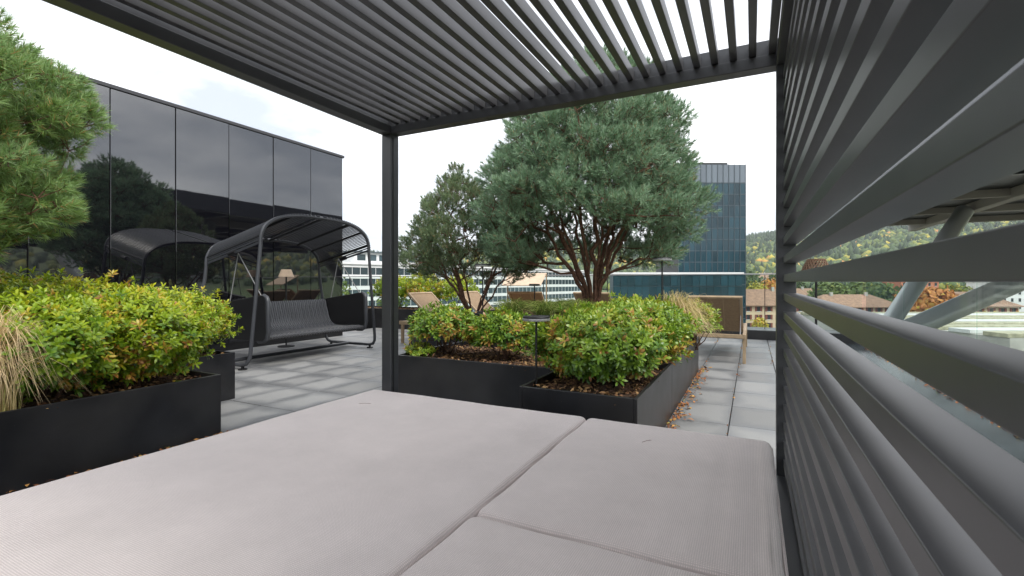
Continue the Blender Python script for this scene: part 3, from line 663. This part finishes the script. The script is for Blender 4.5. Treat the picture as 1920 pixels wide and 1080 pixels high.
# ------------------------------------------------------------------ shaded floor lamps
def floor_lamp(x, y, z, label, woven, rb=.14):
    r = empty('floor_lamp', (x, y, 0), label=label, cat='lamp')
    MB().lathe([(.13, 0), (.13, .012), (.12, .018), (.02, .022)], 28).build('base', 'black', r, smooth=True)
    MB().tube([(0, 0, .02), (0, 0, z-.02)], .012, 10).build('pole', 'black', r, smooth=True)
    if woven:
        mb = MB(); n = 22
        for s in (1, -1):
            for i in range(n):
                pts = []
                for t in np.linspace(0, 1, 6):
                    a = 6.283*i/n+s*t*1.0; rr = rb-(rb-.082)*max(0, (t-.25)/.75); pts.append((rr*math.cos(a), rr*math.sin(a), z-.17+.17*t))
                mb.tube(pts, .006, 4, cap=False)
        for rr, zz in ((rb, z-.17), (rb, z-.125), (.082, z)):
            mb.tube([(rr*math.cos(a), rr*math.sin(a), zz) for a in np.linspace(0, 6.283, 25)], .006, 5, cap=False)
        mb.build('lamp_shade', 'woven', r)
    else:
        MB().lathe([(rb, z-.12), (rb*.62, z), (rb*.6, z), (rb*.97, z-.119)], 32).build('lamp_shade', 'shade', r, smooth=True)
floor_lamp(.62, 6.1, 1.31, 'floor lamp with woven brown shade behind the slatted screen', True)
floor_lamp(-6.85, 5.37, 1.27, 'floor lamp with cream shade behind the swing', False, .12)

# ------------------------------------------------------------------ swing
sw = empty('garden_swing', (-5.95, 4.8, 0), label='dark woven hanging swing bench under a vaulted canopy', cat='swing')
def arch(th, X, apex, sh):
    c = math.cos(th); s = math.sin(th)
    return (X, 4.8-.93*math.copysign(abs(c)**.72, c), sh+(apex-sh)*abs(s)**.72)
FX, RX = -5.4, -6.5
def vault(th, t):
    a = Vector(arch(th, FX, 1.96, 1.52)); b = Vector(arch(th, RX, 1.70, 1.27)); return a.lerp(b, t)
ths = np.linspace(0, math.pi, 41)
for X, ap, sh in ((FX, 1.96, 1.52), (RX, 1.70, 1.27)):
    s = 1 if X == FX else -1
    pts = [(X-s*.28, 3.72, .055), (X-s*.13, 3.72, .055), (X-s*.05, 3.72, .075), (X-s*.01, 3.73, .13), (X, 3.74, .22), (X, 3.80, .8), (X, 3.855, sh-.15)]
    pts += [arch(t, X, ap, sh) for t in ths]
    pts += [(X, 5.745, sh-.15), (X, 5.80, .8), (X, 5.86, .22), (X-s*.01, 5.87, .13), (X-s*.05, 5.88, .075), (X-s*.13, 5.88, .055), (X-s*.28, 5.88, .055)]
    MB().tube(pts, .0225, 12).build('arch_tube', 'tube', sw, smooth=True, world=True)
for y in (3.72, 5.88):
    b = MB().tube([(FX-.27, y, .055), (RX+.27, y, .055)], .0227, 12).build('base_tube', 'tube', sw, smooth=True, world=True)
    for x in (FX-.12, RX+.12): MB().lathe([(.05, 0), (.05, .015), (.018, .02), (.018, .04)], 20, (x, y, 0)).build('foot', 'black', b, smooth=True, world=True)
MB().tube([(-5.98, 3.74, .055), (-5.98, 5.86, .055)], .024, 12).build('cross_tube', 'tube', sw, smooth=True, world=True)
mb = MB(); nst = 64
for i in range(nst):
    a = (i+.12)/nst*math.pi; b = (i+.76)/nst*math.pi; up = Vector((0, 0, .012))
    A, B, C_, D_ = vault(a, -.03), vault(b, -.03), vault(b, 1.03), vault(a, 1.03); n_ = (B-A).cross(D_-A).normalized()*.006
    mb.add([A+up, B+up, C_+up, D_+up, A+up+n_, B+up+n_, C_+up+n_, D_+up+n_], [(0, 1, 2, 3), (7, 6, 5, 4), (0, 4, 5, 1), (2, 6, 7, 3), (1, 5, 6, 2), (3, 7, 4, 0)])
tag(mb.build('canopy_weave', 'tube', sw, world=True), kind='stuff')
for f in (.06, .22, .36, .5, .64, .78, .94):
    MB().tube([vault(f*math.pi, t)+Vector((0, 0, -.012)) for t in (0, .5, 1)], .018, 8).build('canopy_rib', 'black', sw, smooth=True, world=True)
# bench shell: seat and back as one woven sheet
prof = [(-6.21, .78), (-6.19, .74), (-6.15, .6), (-6.11, .48), (-6.05, .405), (-5.95, .37), (-5.8, .365), (-5.6, .375), (-5.46, .385), (-5.41, .378), (-5.39, .36)]
inn = [(x+.03*(1 if k < 4 else .4 if k == 4 else 0), z-(.035 if k > 4 else .01 if k == 4 else 0)) for k, (x, z) in enumerate(prof)]
poly = prof+[(x-(.035 if k > 6 else .0), z-.03) if k < 6 else (x-.035 if k == 10 else x, z-.045) for k, (x, z) in reversed(list(enumerate(prof)))]
backp = [(x-.035, z-.02) for x, z in prof[:5]]; seatp = [(x, z-.045) for x, z in prof[5:-1]]
poly = prof+seatp[::-1]+backp[::-1]
MB().prism([(x-.006, z-.01) for x, z in poly], 'Y', 3.985, 5.595).build('seat_shell', 'black', sw, smooth=True, world=True)
mb = MB(); ns = 46
for i in range(ns):
    y = 3.985+1.61*(i+.5)/ns
    mb.tube([(x+(.003 if (i+q) % 2 else 0), y, z+(.003 if (i+q) % 2 else 0)) for q, (x, z) in enumerate(Vector((a, b)).lerp(Vector((c, d)), t) for (a, b), (c, d) in zip(prof[:-1], prof[1:]) for t in (0, .5))], .0135, 6, cap=False)
tag(mb.build('seat_weave', 'tube', sw, smooth=True, world=True), kind='stuff')
for y0, y1 in ((3.92, 3.978), (5.602, 5.66)):
    ap = [(-6.24, .44), (-6.24, .76), (-6.2, .8), (-5.48, .9), (-5.42, .9), (-5.385, .86), (-5.365, .44), (-5.385, .36), (-5.44, .32), (-6.14, .32), (-6.21, .36)]
    a = MB().prism(ap, 'Y', y0, y1).build('arm_panel', 'black', sw, bevel=.012, world=True, segs=3)
    MB().tube([(-5.45, (y0+y1)/2, .895), (-5.39, (y0+y1)/2, .87), (-5.37, (y0+y1)/2, .82), (-5.36, (y0+y1)/2, .46), (-5.385, (y0+y1)/2, .36), (-5.44, (y0+y1)/2, .325), (-5.55, (y0+y1)/2, .32)], .027, 10).build('arm_edge', 'tube', a, smooth=True, world=True)
MB().tube([(-5.405, 3.98, .365), (-5.4, 4.8, .362), (-5.405, 5.6, .365)], .03, 10).build('seat_edge', 'wicker', sw, smooth=True, world=True)
for y, th in ((3.95, .07), (5.63, math.pi-.07)):
    top = vault(th, .5)+Vector((0, 0, -.02)); top.y = y
    for x, z in ((-5.5, .895), (-6.12, .8)): MB().tube([(x, y, z), top], .006, 6).build('rope', 'rope', sw, world=True)
    MB().tube([vault(th, .44)+Vector((0, 0, -.02)), vault(th, .56)+Vector((0, 0, -.02))], .028, 8).build('rope_mount', 'black', sw, smooth=True, world=True)

# ------------------------------------------------------------------ loungers
def lounger(x, y, rz, label, shade=False):
    r = empty('sun_lounger', (x, y, 0), rz, label, 'lounger', 'beige sun loungers'); W = .36; Ln = 1.95
    for s in (-1, 1):
        MB().box(s*W-.02, s*W+.02, 0, Ln, .325, .385).build('side_rail', 'teak', r, bevel=.004)
        for yy in (.04, Ln-.09): MB().box(s*W-.0195, s*W+.0195, yy, yy+.05, 0, .3245).build('leg', 'teak', r, bevel=.004)
    for yy in (0, Ln-.04): MB().box(-W+.0205, W-.0205, yy, yy+.04, .33, .38).build('end_rail', 'teak', r, bevel=.004)
    MB().box(-W+.022, W-.022, .74, Ln-.042, .352, .366).build('seat_sling', 'textile', r)
    # backrest leaning back towards y=0
    hy, hz, ty, tz = .72, .36, .16, .87
    bk = MB()
    d = Vector((0, ty-hy, tz-hz)).normalized(); nrm = Vector((0, -d.z, d.y)); Lb = math.hypot(ty-hy, tz-hz)
    def slab(a0, a1, x0, x1, n0, n1):
        o = Vector((0, hy, hz)); return [o+d*a+Vector((xx, 0, 0))+nrm*nn for nn in (n0, n1) for a, xx in ((a0, x0), (a0, x1), (a1, x1), (a1, x0))]
    F = [(0, 3, 2, 1), (4, 5, 6, 7), (0, 1, 5, 4), (1, 2, 6, 5), (2, 3, 7, 6), (3, 0, 4, 7)]
    b = MB().add(slab(.0, Lb-.035, -W+.06, W-.06, -.006, .006), F).build('backrest', 'textile', r)
    for x0, x1 in ((-W+.022, -W+.058), (W-.058, W-.022)): MB().add(slab(0, Lb, x0, x1, -.016, .016), F).build('backrest_rail', 'teak', b, bevel=.003)
    MB().add(slab(Lb-.034, Lb, -W+.0585, W-.0585, -.016, .016), F).build('backrest_rail', 'teak', b, bevel=.003)
    for xx in (-.1, .1): MB().add(slab(.01, Lb-.04, xx-.004, xx+.004, .007, .01), F).build('seam', 'teak', b)
    for s in (-1, 1): MB().tube([(s*(W-.05), .42, .6), (s*(W-.05), .2, .36)], .007, 6).build('brace', 'chrome', r)
    if shade:
        for s in (-1, 1): MB().tube([(s*(W+.03), .3, .36), (s*(W+.03), .3, 1.22)], .013, 8).build('shade_post', 'teak', r, smooth=True)
        p = MB().add([(-W-.02, -.08, .99), (W+.02, -.08, .99), (W+.02, .36, 1.22), (-W-.02, .36, 1.22), (-W-.02, -.08, 1.005), (W+.02, -.08, 1.005), (W+.02, .36, 1.235), (-W-.02, .36, 1.235)], F).build('sunshade', 'shade', r)
        MB().box(-W-.03, W+.03, .29, .315, 1.18, 1.2).build('shade_bar', 'teak', r)
    return r
lounger(-.45, 6.87, 0, 'beige lounger on the right walk, its raised backrest towards the daybed')
lounger(-5.5, 6.95, R(-90), 'beige lounger just right of the daybed post')
lounger(-5.2, 8.1, R(-90), 'beige lounger half hidden behind the smaller pine')
lounger(-3.85, 8.1, R(8), 'lounger with tan sunshade panel between the two pines', True)
lounger(-2.6, 8.2, 0, 'beige lounger behind the big pine trunk')
# ------------------------------------------------------------------ kerbs and glass balustrades
kb = MB().box(-16, 1.95, 9.95, 10.65, -.034, .17).build('parapet_kerb', 'planter', bevel=.01); tag(kb, 'low dark kerb along the far terrace edge', 'kerb')
kb2 = MB().box(.657, 1.95, -4, 9.945, -.034, .004).build('slate_strip', 'water', bevel=.004); tag(kb2, 'wet dark slate strip between the slatted screen and the right glass balustrade', 'paving strip')
def balustrade(p0, p1, z0, z1, n, label, joints=True):
    p0 = Vector(p0); p1 = Vector(p1); r = empty('glass_balustrade', ((p0+p1)/2).to_tuple()[:2]+(z0,), math.atan2(p1.y-p0.y, p1.x-p0.x), label, 'balustrade')
    Lg = (p1-p0).length; w = Lg/n
    gm = MB().box(-w/2+.008, w/2-.008, -.008, .008, 0, z1-z0).mesh('glass_pane', 'rail_glass')
    for i in range(n): inst('glass_pane', gm, (-Lg/2+w*(i+.5), 0, .002), r)
    MB().box(-Lg/2, Lg/2, -.02, .02, z1-z0+.003, z1-z0+.025).build('handrail', 'chrome', r, bevel=.004)
    for i in range(1, n if joints else 1): MB().box(-Lg/2+w*i-.006, -Lg/2+w*i+.006, -.012, .012, .002, z1-z0).build('joint_profile', 'black', r)
balustrade((-15, 10.3), (1.74, 10.3), .17, 1.2, 11, 'glass balustrade along the far terrace edge')
balustrade((1.78, -3.5), (1.78, 10.2), .004, 1.2, 6, 'glass balustrade along the right terrace edge behind the slats', False)

# ------------------------------------------------------------------ litter on the floor
def litter(name, n, f, label, z=.003, ln=(.02, .055)):
    P = np.array([f() for _ in range(n)]); P = np.concatenate([P, rng.uniform(z, z+.014, (n, 1))], 1)
    D = unit(np.concatenate([rng.normal(size=(n, 2)), rng.normal(0, .2, (n, 1))], 1)); Nn = unit(np.array([0, 0, 1.])+rng.normal(0, .35, (n, 3)))
    V, T, K = leaves(P, D, Nn, rng.uniform(*ln, n), rng.uniform(.005, .013, n), rng.random(n), curl=.25)
    tag(link(bpy.data.objects.new(name, tri_mesh(name, V, T, 'litter', K))), label, 'leaf litter', kind='stuff')
litter('leaf_litter', 300, lambda: (-.565+abs(rng.normal(0, .05)), rng.uniform(3.0, 6.4)), 'brown fallen leaves along the right planter wall')
litter('leaf_litter', 110, lambda: (-3.34+abs(rng.normal(0, .03)), rng.uniform(.6, 2.2)), 'dry fallen leaves along the left planter base')
litter('leaf_litter', 500, lambda: (1.62+abs(rng.normal(0, .05)), rng.uniform(1.5, 9.5)), 'dry leaves in the gutter by the right glass balustrade', z=.006)
litter('leaf_litter', 120, lambda: (XJ+PW*rng.integers(-1, 3)+rng.normal(0, .012), rng.uniform(3, 9.5)), 'small leaf bits in the paving joints of the right walk', ln=(.01, .03))

# ------------------------------------------------------------------ ground, hills, forest
def ring(n, r): return [(r*math.cos(a), r*math.sin(a), 0) for a in np.linspace(0, 2*math.pi, n, endpoint=False)]
NA = 180; radii = [0, 20, 60, 150, 300, 420, 560, 700, 850, 1000, 1150, 1300, 1450, 1700, 2200, 3200, 5000]
def crest(az):       # az: angle from +Y clockwise, degrees
    px_ = az+YAW      # angle from the camera axis, right positive
    k = np.interp(px_, [-180, -70, -30, -10, 5, 14, 26, 36, 47, 70, 110, 180], [70, 70, 58, 70, 98, 92, 100, 112, 124, 128, 100, 70])
    return k+4*math.sin(az*.21)+3*math.sin(az*.57+1)
def terrain(x, y):
    r = math.hypot(x, y); az = math.degrees(math.atan2(x, y)); t = min(1, max(0, (r-380)/1020)); s = t*t*(3-2*t)
    c = crest(az) if az+YAW <= 180 else crest(az-360)
    return GZ+(c+15)*s*(1 if r < 1450 else max(.3, 1-(r-1450)/2500))+ (6*math.sin(x*.011)*math.cos(y*.009)*s)
def sheet(r0, r1, name, m):
    rr_ = [r for r in radii if r0 <= r <= r1]; V = []; F = []
    for r in rr_:
        for k in range(NA):
            a = 2*math.pi*k/NA; x, y = r*math.sin(a), r*math.cos(a); V.append((x, y, terrain(x, y)))
    for i in range(len(rr_)-1):
        for k in range(NA): F.append((i*NA+k, i*NA+(k+1) % NA, (i+1)*NA+(k+1) % NA, (i+1)*NA+k))
    mb = MB(); mb.v = V; mb.f = F; return mb.build(name, m, smooth=True)
radii[0] = .01
tag(sheet(0, 5000, 'ground', 'hill'), kind='structure')
city = MB().lathe([(.01, GZ+.25), (385, GZ+.25), (386, GZ-.5)], 96); tag(city.build('city_floor', 'ground'), kind='structure')
ico = bmesh.new(); bmesh.ops.create_icosphere(ico, subdivisions=1, radius=1); ico.verts.ensure_lookup_table()
IV = np.array([v.co[:] for v in ico.verts]); IT = np.array([[v.index for v in f.verts] for f in ico.faces]); ico.free()
def forest(n, az0, az1, r0, r1, name, label):
    az = R(1)*rng.uniform(az0, az1, n); rr = np.sqrt(rng.uniform(r0*r0, r1*r1, n)); x = rr*np.sin(az); y = rr*np.cos(az)
    z = np.array([terrain(a, b) for a, b in zip(x, y)]); s = rng.uniform(3.4, 6.6, n); conif = rng.random(n) < np.clip((rr-800)/650, .15, .85)
    sc = np.where(conif[:, None], np.stack([s*.62, s*.62, s*1.7], 1), np.stack([s, s, s*1.0], 1))
    V = IV[None]*sc[:, None, :]*(1+rng.normal(0, .16, (n, 12, 1))); V[conif, :, :2] *= np.clip(.95-.55*IV[None, :, 2:], .15, 1.4)
    V += np.stack([x, y, z+sc[:, 2]*.75], 1)[:, None, :]
    T = (IT[None]+np.arange(n)[:, None, None]*12).reshape(-1, 3)
    cl = .5+.5*np.sin(x*.012+y*.007)*np.cos(y*.013-x*.004); t = np.where(conif, rng.uniform(0, .16, n), np.clip(rng.normal(.32, .16, n)+.2*cl, .08, .86))
    K = np.repeat(t, 12)+rng.normal(0, .03, n*12)
    tag(link(bpy.data.objects.new(name, tri_mesh(name, V.reshape(-1, 3), T, 'city_leaf', np.clip(K, 0, 1)))), label, 'forest', kind='stuff')
forest(9500, -8, 28, 520, 1430, 'hill_forest', 'autumn forest covering the hill right of the glass tower')
forest(6500, -62, -8, 520, 1430, 'hill_forest', 'distant wooded hill behind the pines and the white office block')
forest(6000, 28, 130, 560, 1430, 'hill_forest', 'wooded hill continuing to the right behind the canopy roof')

# ------------------------------------------------------------------ glass tower
DT = 140.0
def tower():
    p = at(1336, 528, DT); r = empty('glass_tower', (p.x, p.y, GZ), R(YAW), 'tall dark teal glass office tower right of the big pine', 'tower')
    def X(px): return (px-1336)/FPX*DT
    def Z(py): return CAM_H-(py-528)/FPX*DT-GZ
    x0, x1 = X(1272), X(1398); zt, zc = Z(308), Z(343)
    MB().box(x0, x1, .35, 22, 0, zt-.1).build('core', 'canopy', r)
    MB().box(X(1305), X(1370), 2, 16, zt-.1, Z(302)).build('roof_plant', 'black', r)
    nc = 12; cw = (x1-x0)/nc; fh = 21.2/FPX*DT; nr = int(zc/fh)
    pm = MB().box(-cw/2+.07, cw/2-.07, 0, .3, .12, fh-.12).mesh('window_pane', 'tower_glass')
    cm = MB().box(-cw/2+.05, cw/2-.05, 0, .3, 0, zt-zc-.25).mesh('crown_pane', 'tower_crown')
    for i in range(nc):
        for j in range(nr): inst('window_pane', pm, (x0+cw*(i+.5), .03, zc-fh*(j+1)), r, (random.uniform(-.004, .004), 0, random.uniform(-.006, .006)))
        inst('crown_pane', cm, (x0+cw*(i+.5), .02, zc+.15), r)
    mb = MB()
    for i in range(nc+1): mb.box(x0+cw*i-.06, x0+cw*i+.06, -.12, .34, 0, zt)
    tag(mb.build('mullions', 'mullion', r), kind='stuff')
    mb = MB()
    for j in range(nr+1): mb.box(x0, x1, -.04, .33, zc-fh*j-.1, zc-fh*j+.1)
    tag(mb.build('floor_bands', 'mullion', r), kind='stuff')
    # lower wing to the left
    w = empty('glass_wing', (at(1215, 528, DT-8).x, at(1215, 528, DT-8).y, GZ), R(YAW), 'low teal glass wing seen through the far balustrade', 'building')
    D2 = DT-8; a, b = (1150-1215)/FPX*D2, (1392-1215)/FPX*D2; zt2 = CAM_H-(514-528)/FPX*D2-GZ
    MB().box(a, b, .35, 5, 0, zt2).build('core', 'mullion', w)
    cw2 = (b-a)/18; pm2 = MB().box(-cw2/2+.07, cw2/2-.07, 0, .3, .12, fh-.12).mesh('window_pane', 'tower_glass')
    for i in range(18):
        for j in range(int(zt2/fh)): inst('window_pane', pm2, (a+cw2*(i+.5), .03, zt2-fh*(j+1)), w, (random.uniform(-.004, .004), 0, random.uniform(-.006, .006)))
    MB().box(a-.3, b+.3, -.3, 5.3, zt2+.002, zt2+.5).build('roof_edge', 'white_wall', w)
tower()

# ------------------------------------------------------------------ long white office block
def office():
    p0 = at(560, 528, 125); p1 = at(1100, 528, 235); dv = p1-p0; ang = math.atan2(dv.y, dv.x); Lg = math.hypot(dv.x, dv.y)
    r = empty('office_block', (p0.x, p0.y, GZ), ang, 'long white office block with ribbon windows behind the smaller pine', 'building')
    zt = 6.6-GZ
    MB().box(0, Lg, .3, 16, 0, zt-.6).build('core', 'white_wall', r)
    fh = 3.25; n = 6
    for j in range(n):
        z = zt-.6-fh*(j+1)
        MB().box(-.1, Lg+.1, -.05, .4, z+2.45, z+fh-.01).build('spandrel', 'white_wall', r)
        g = MB().box(0, Lg, .1, .28, z+.35, z+2.44).build('window_band', 'band_glass', r)
        mb = MB(); q = 0
        while q < Lg: mb.box(q-.06, q+.06, -.01, .095, z+.36, z+2.43); q += 2.6
        tag(mb.build('mullions', 'white_wall', g), kind='stuff')
        MB().box(-.1, Lg+.1, -.04, .3, z, z+.34).build('sill_band', 'white_wall', r)
    MB().box(-.4, Lg+.4, -.5, 16.4, zt-.58, zt).build('roof_slab', 'white_wall', r, bevel=.05)
    pb = MB().box(18, 46, 3, 13, zt+.002, zt+3.2).build('penthouse', 'white_wall', r)
    MB().box(17, 47, 2, 14, zt+3.21, zt+3.5).build('penthouse_roof', 'mullion', pb)
    for q in range(7): MB().box(19+q*3.8, 21.8+q*3.8, 2.9, 2.98, zt+.8, zt+2.6).build('penthouse_window', 'band_glass', pb)
office()

# ------------------------------------------------------------------ houses
def house(px, d, w, dep, eave, rh, label, wallm='cream', rows=3, cols=8, rz=0, flat=False, shut=True, roofm='tile_roof', base=GZ+.2, name='house'):
    p = at(px, 528, d); r = empty(name, (p.x, p.y, base), R(YAW)+rz, label, 'house' if not flat else 'building')
    H = eave
    MB().box(-w/2, w/2, 0, dep, 0, H).build('wall', wallm, r)
    if flat: MB().box(-w/2-.3, w/2+.3, -.3, dep+.3, H+.002, H+.5).build('roof', 'roof_light', r)
    else:
        e = .8; hip = min(dep/2, w*.3)
        V = [(-w/2-e, -e, H), (w/2+e, -e, H), (w/2+e, dep+e, H), (-w/2-e, dep+e, H), (-w/2+hip, dep/2, H+rh), (w/2-hip, dep/2, H+rh), (-w/2-e, -e, H+.25), (w/2+e, -e, H+.25), (w/2+e, dep+e, H+.25), (-w/2-e, dep+e, H+.25)]
        rf = MB().add(V, [(3, 2, 1, 0), (0, 1, 7, 6), (1, 2, 8, 7), (2, 3, 9, 8), (3, 0, 6, 9), (6, 7, 5, 4), (8, 9, 4, 5), (7, 8, 5), (9, 6, 4)]).build('roof', roofm, r)
        for q in (-.2, .22): MB().box(w*q-.4, w*q+.4, dep*.42, dep*.42+.7, H+rh*.55, H+rh+.7).build('chimney', 'concrete', rf)
    fh = H/rows; cw = w/cols
    wm = MB().box(-.5, .5, 0, .06, 0, 1.45).mesh('window', 'pane'); fm = MB().box(-.62, .62, .01, .05, -.16, -.02).mesh('sill', 'white_wall'); sm = MB().box(-.3, .3, 0, .07, 0, 1.5).mesh('shutter', 'shutter')
    for i in range(cols):
        for j in range(rows):
            o = inst('window', wm, (-w/2+cw*(i+.5), -.065, fh*j+.95), r)
            inst('sill', fm, (0, -.03, 0), o)
            if shut:
                for s in (-1, 1): inst('shutter', sm, (s*.82, -.03, -.02), o)
    return r
house(1432, 150, 26, 12, 7.7, 5.2, 'cream house with brown hip roof between tower and screen', cols=8)
house(1612, 150, 27, 12, 7.2, 4.0, 'cream house with red shutters seen through the slats beside the first steel tube', cols=9)
house(1838, 135, 22, 12, 8.2, 4.2, 'cream house with red shutters seen through the slats at far right', cols=7)
house(1545, 205, 30, 12, 8.2, 4.2, 'farther brown roofed house behind the cream ones', cols=9, wallm='white_wall', shut=False)
house(1725, 215, 17, 12, 15.6, 0, 'orange apartment block seen through the slats', wallm='orange_wall', rows=5, cols=6, flat=True, shut=False, name='apartment_block')
house(1905, 200, 19, 12, 15.0, 0, 'white apartment block at the far right behind the slats', wallm='white_wall', rows=5, cols=6, flat=True, shut=False, name='apartment_block')
house(1418, 330, 30, 14, 12, 5, 'distant low house at the foot of the wooded hill', cols=8, shut=False, wallm='white_wall')
house(1455, 420, 34, 14, 18, 5, 'more distant pale house on the hill foot beside the screen post', cols=8, shut=False, wallm='white_wall')
house(1060, 330, 46, 14, 20, 0, 'grey distant block behind the big pine trunk', cols=10, rows=6, flat=True, shut=False, wallm='concrete', name='apartment_block')

# ------------------------------------------------------------------ city trees
def city_tree(px, py_top, py_base, d, wpx, label, tint, n=900, conical=False):
    b = at(px, py_base, d); b.z = GZ+.2; top = at(px, py_top, d).z; h = top-b.z; rw = wpx/FPX*d/2
    r = empty('tree', b, label=label, cat='tree', group='trees in the town below')
    u = unit(rng.normal(size=(n, 3))); lump = unit(rng.normal(size=(14, 3))); rad = .7+.3*np.clip(((u@lump.T).max(1)-.6)/.4, 0, 1)+rng.normal(0, .07, n); rad *= rng.uniform(.5, 1, n)**.4
    zc = h*.6; rz_ = h*.42; P = u*rad[:, None]*np.array([rw, rw, rz_])+np.array([0, 0, zc])
    if conical: P[:, :2] *= np.clip(1.35-(P[:, 2:]-zc+rz_)/(2*rz_)*1.2, .1, 1.3)
    s = max(.35, rw*.16); D = unit(rng.normal(size=(n, 3))); Nn = unit(u+rng.normal(0, .5, (n, 3)))
    V, T, K = leaves(P, D, Nn, s*rng.uniform(.8, 1.5, n), s*.5*rng.uniform(.7, 1.3, n), np.clip(tint+.08*u[:, 2]+rng.normal(0, .06, n), 0, 1))
    tag(link(bpy.data.objects.new('crown', tri_mesh('crown', V, T, 'city_leaf', K)), r), kind='stuff')
    mb = MB().tube([(0, 0, -.2), (.05*rw, 0, h*.3), (0, .05*rw, h*.75)], [h*.025, h*.02, h*.006], 7)
    for i in range(7):
        a = i*.9; mb.tube([(0, 0, h*(.25+.05*i)), (math.cos(a)*rw*.6, math.sin(a)*rw*.6, h*(.45+.05*i))], [h*.01, h*.003], 5)
    mb.build('trunk', 'trunk_far', r, smooth=True)
city_tree(1738, 530, 630, 112, 96, 'orange autumn tree between the two steel tubes', .86, 1500)
city_tree(1700, 560, 625, 122, 40, 'yellow tree left of the orange autumn tree', .68)
city_tree(1795, 532, 620, 150, 60, 'yellow green tree right of the orange autumn tree', .52)
city_tree(1625, 528, 600, 190, 90, 'broad green tree behind the cream house in the slats', .34, 1300)
city_tree(1560, 530, 600, 195, 80, 'green tree behind the glass corner', .36, 1200)
city_tree(1690, 535, 600, 190, 30, 'dark conifer in front of the orange apartment block', .1, 700, True)
for i, (px, t, lb) in enumerate([(1570, .62, 'small yellow tree in front of the cream house by the glass corner'), (1672, .6, 'small yellow tree right of the first steel tube'), (1812, .66, 'small yellow tree, first in front of the far right house'), (1846, .62, 'small yellow tree, second in front of the far right house'), (1866, .58, 'small yellow green tree, third in front of the far right house'), (1908, .68, 'small bright yellow tree at the right picture edge')]):
    city_tree(px, 585, 632, 112, 22, lb, t, 600, True)
city_tree(1418, 528, 590, 175, 46, 'bright yellow green tree behind the first cream house', .56)
city_tree(1447, 520, 590, 185, 50, 'brown orange tree behind the first cream house', .8)
city_tree(1425, 590, 640, 105, 30, 'small yellow shrub like tree in front of the first cream house', .66)
city_tree(1405, 505, 580, 250, 60, 'dark green tree beside the glass tower foot', .22)
city_tree(1470, 510, 580, 260, 70, 'green tree behind the screen post', .3)
city_tree(735, 530, 600, 90, 70, 'green tree below the terrace behind the daybed post', .34)
city_tree(640, 525, 600, 95, 60, 'green tree below the terrace behind the pavilion corner', .4)

# ------------------------------------------------------------------ canopy roof on steel struts, right
cn = empty('canopy_roof', (22, 18, GZ), label='huge dark canopy roof on steel tubes seen through the slats at upper right', cat='canopy')
MB().box(3.45, 34, 6.5, 30.6, 3.95, 4.2).build('roof_slab', 'canopy', cn, world=True)
for x in (3.1, 7.1, 12, 17, 22, 28, 33.5): MB().box(x, x+.34, 6.5, 30.8, 3.62, 3.945 if x > 4 else 4.22).build('beam', 'beam' if x == 7.1 else 'canopy', cn, world=True, bevel=.02)
for y in range(8, 31, 4): MB().box(3.445, 34, y, y+.2, 3.7, 3.942).build('cross_beam', 'beam' if y > 18 else 'canopy', cn, world=True)
for a, b, rr in (((3.7, 19.7, -1.0), (6.9, 22.9, 3.65), .27), ((3.7, 19.7, -1.0), (13.0, 24.0, 3.65), .33), ((4.2, 10, -3), (7.2, 13, 3.65), .27), ((4.2, 10, -3), (7.2, 7, 3.65), .27)):
    a = Vector(a); b = Vector(b); MB().tube([a.lerp(b, t) for t in np.linspace(0, 1, 9)], rr, 28).build('steel_strut', 'steel', cn, smooth=True, world=True)
for x, y, z in ((3.7, 19.7, -1.0), (4.2, 10, -3)): MB().box(x-.6, x+.6, y-.6, y+.6, GZ, z).build('pier', 'concrete', cn, world=True, bevel=.05)
# low hall roofs below
hl = empty('hall_roof', tuple(at(1900, 528, 62))[:2]+(GZ,), R(YAW), 'low ribbed hall roof with pale strips at lower right behind the slats', 'roof')
MB().box(-15, 60, -14, 22, 0, 9.9).build('hall', 'concrete', hl)
for i in range(9): MB().box(-15.2, 60, -14+i*4, -14+i*4+2.6, 9.905, 10.35).build('roof_strip', 'roof_strip' if i % 3 != 1 else 'roof_light', hl, bevel=.05)

# ------------------------------------------------------------------ autumn haze
hz = MB().box(-5200, 5200, -5200, 5200, GZ-8, 175).build('haze', 'black'); tag(hz, 'thin pale autumn haze over the valley', 'haze', kind='stuff')
hm = bpy.data.materials.new('haze'); hm.use_nodes = True; t = hm.node_tree; t.nodes.clear()
pv = N(t, 'ShaderNodeVolumePrincipled'); pv.inputs['Color'].default_value = (.86, .92, 1, 1); pv.inputs['Density'].default_value = .00017; pv.inputs['Anisotropy'].default_value = .1
ho = N(t, 'ShaderNodeOutputMaterial'); t.links.new(pv.outputs[0], ho.inputs['Volume'])
hz.data.materials.clear(); hz.data.materials.append(hm)
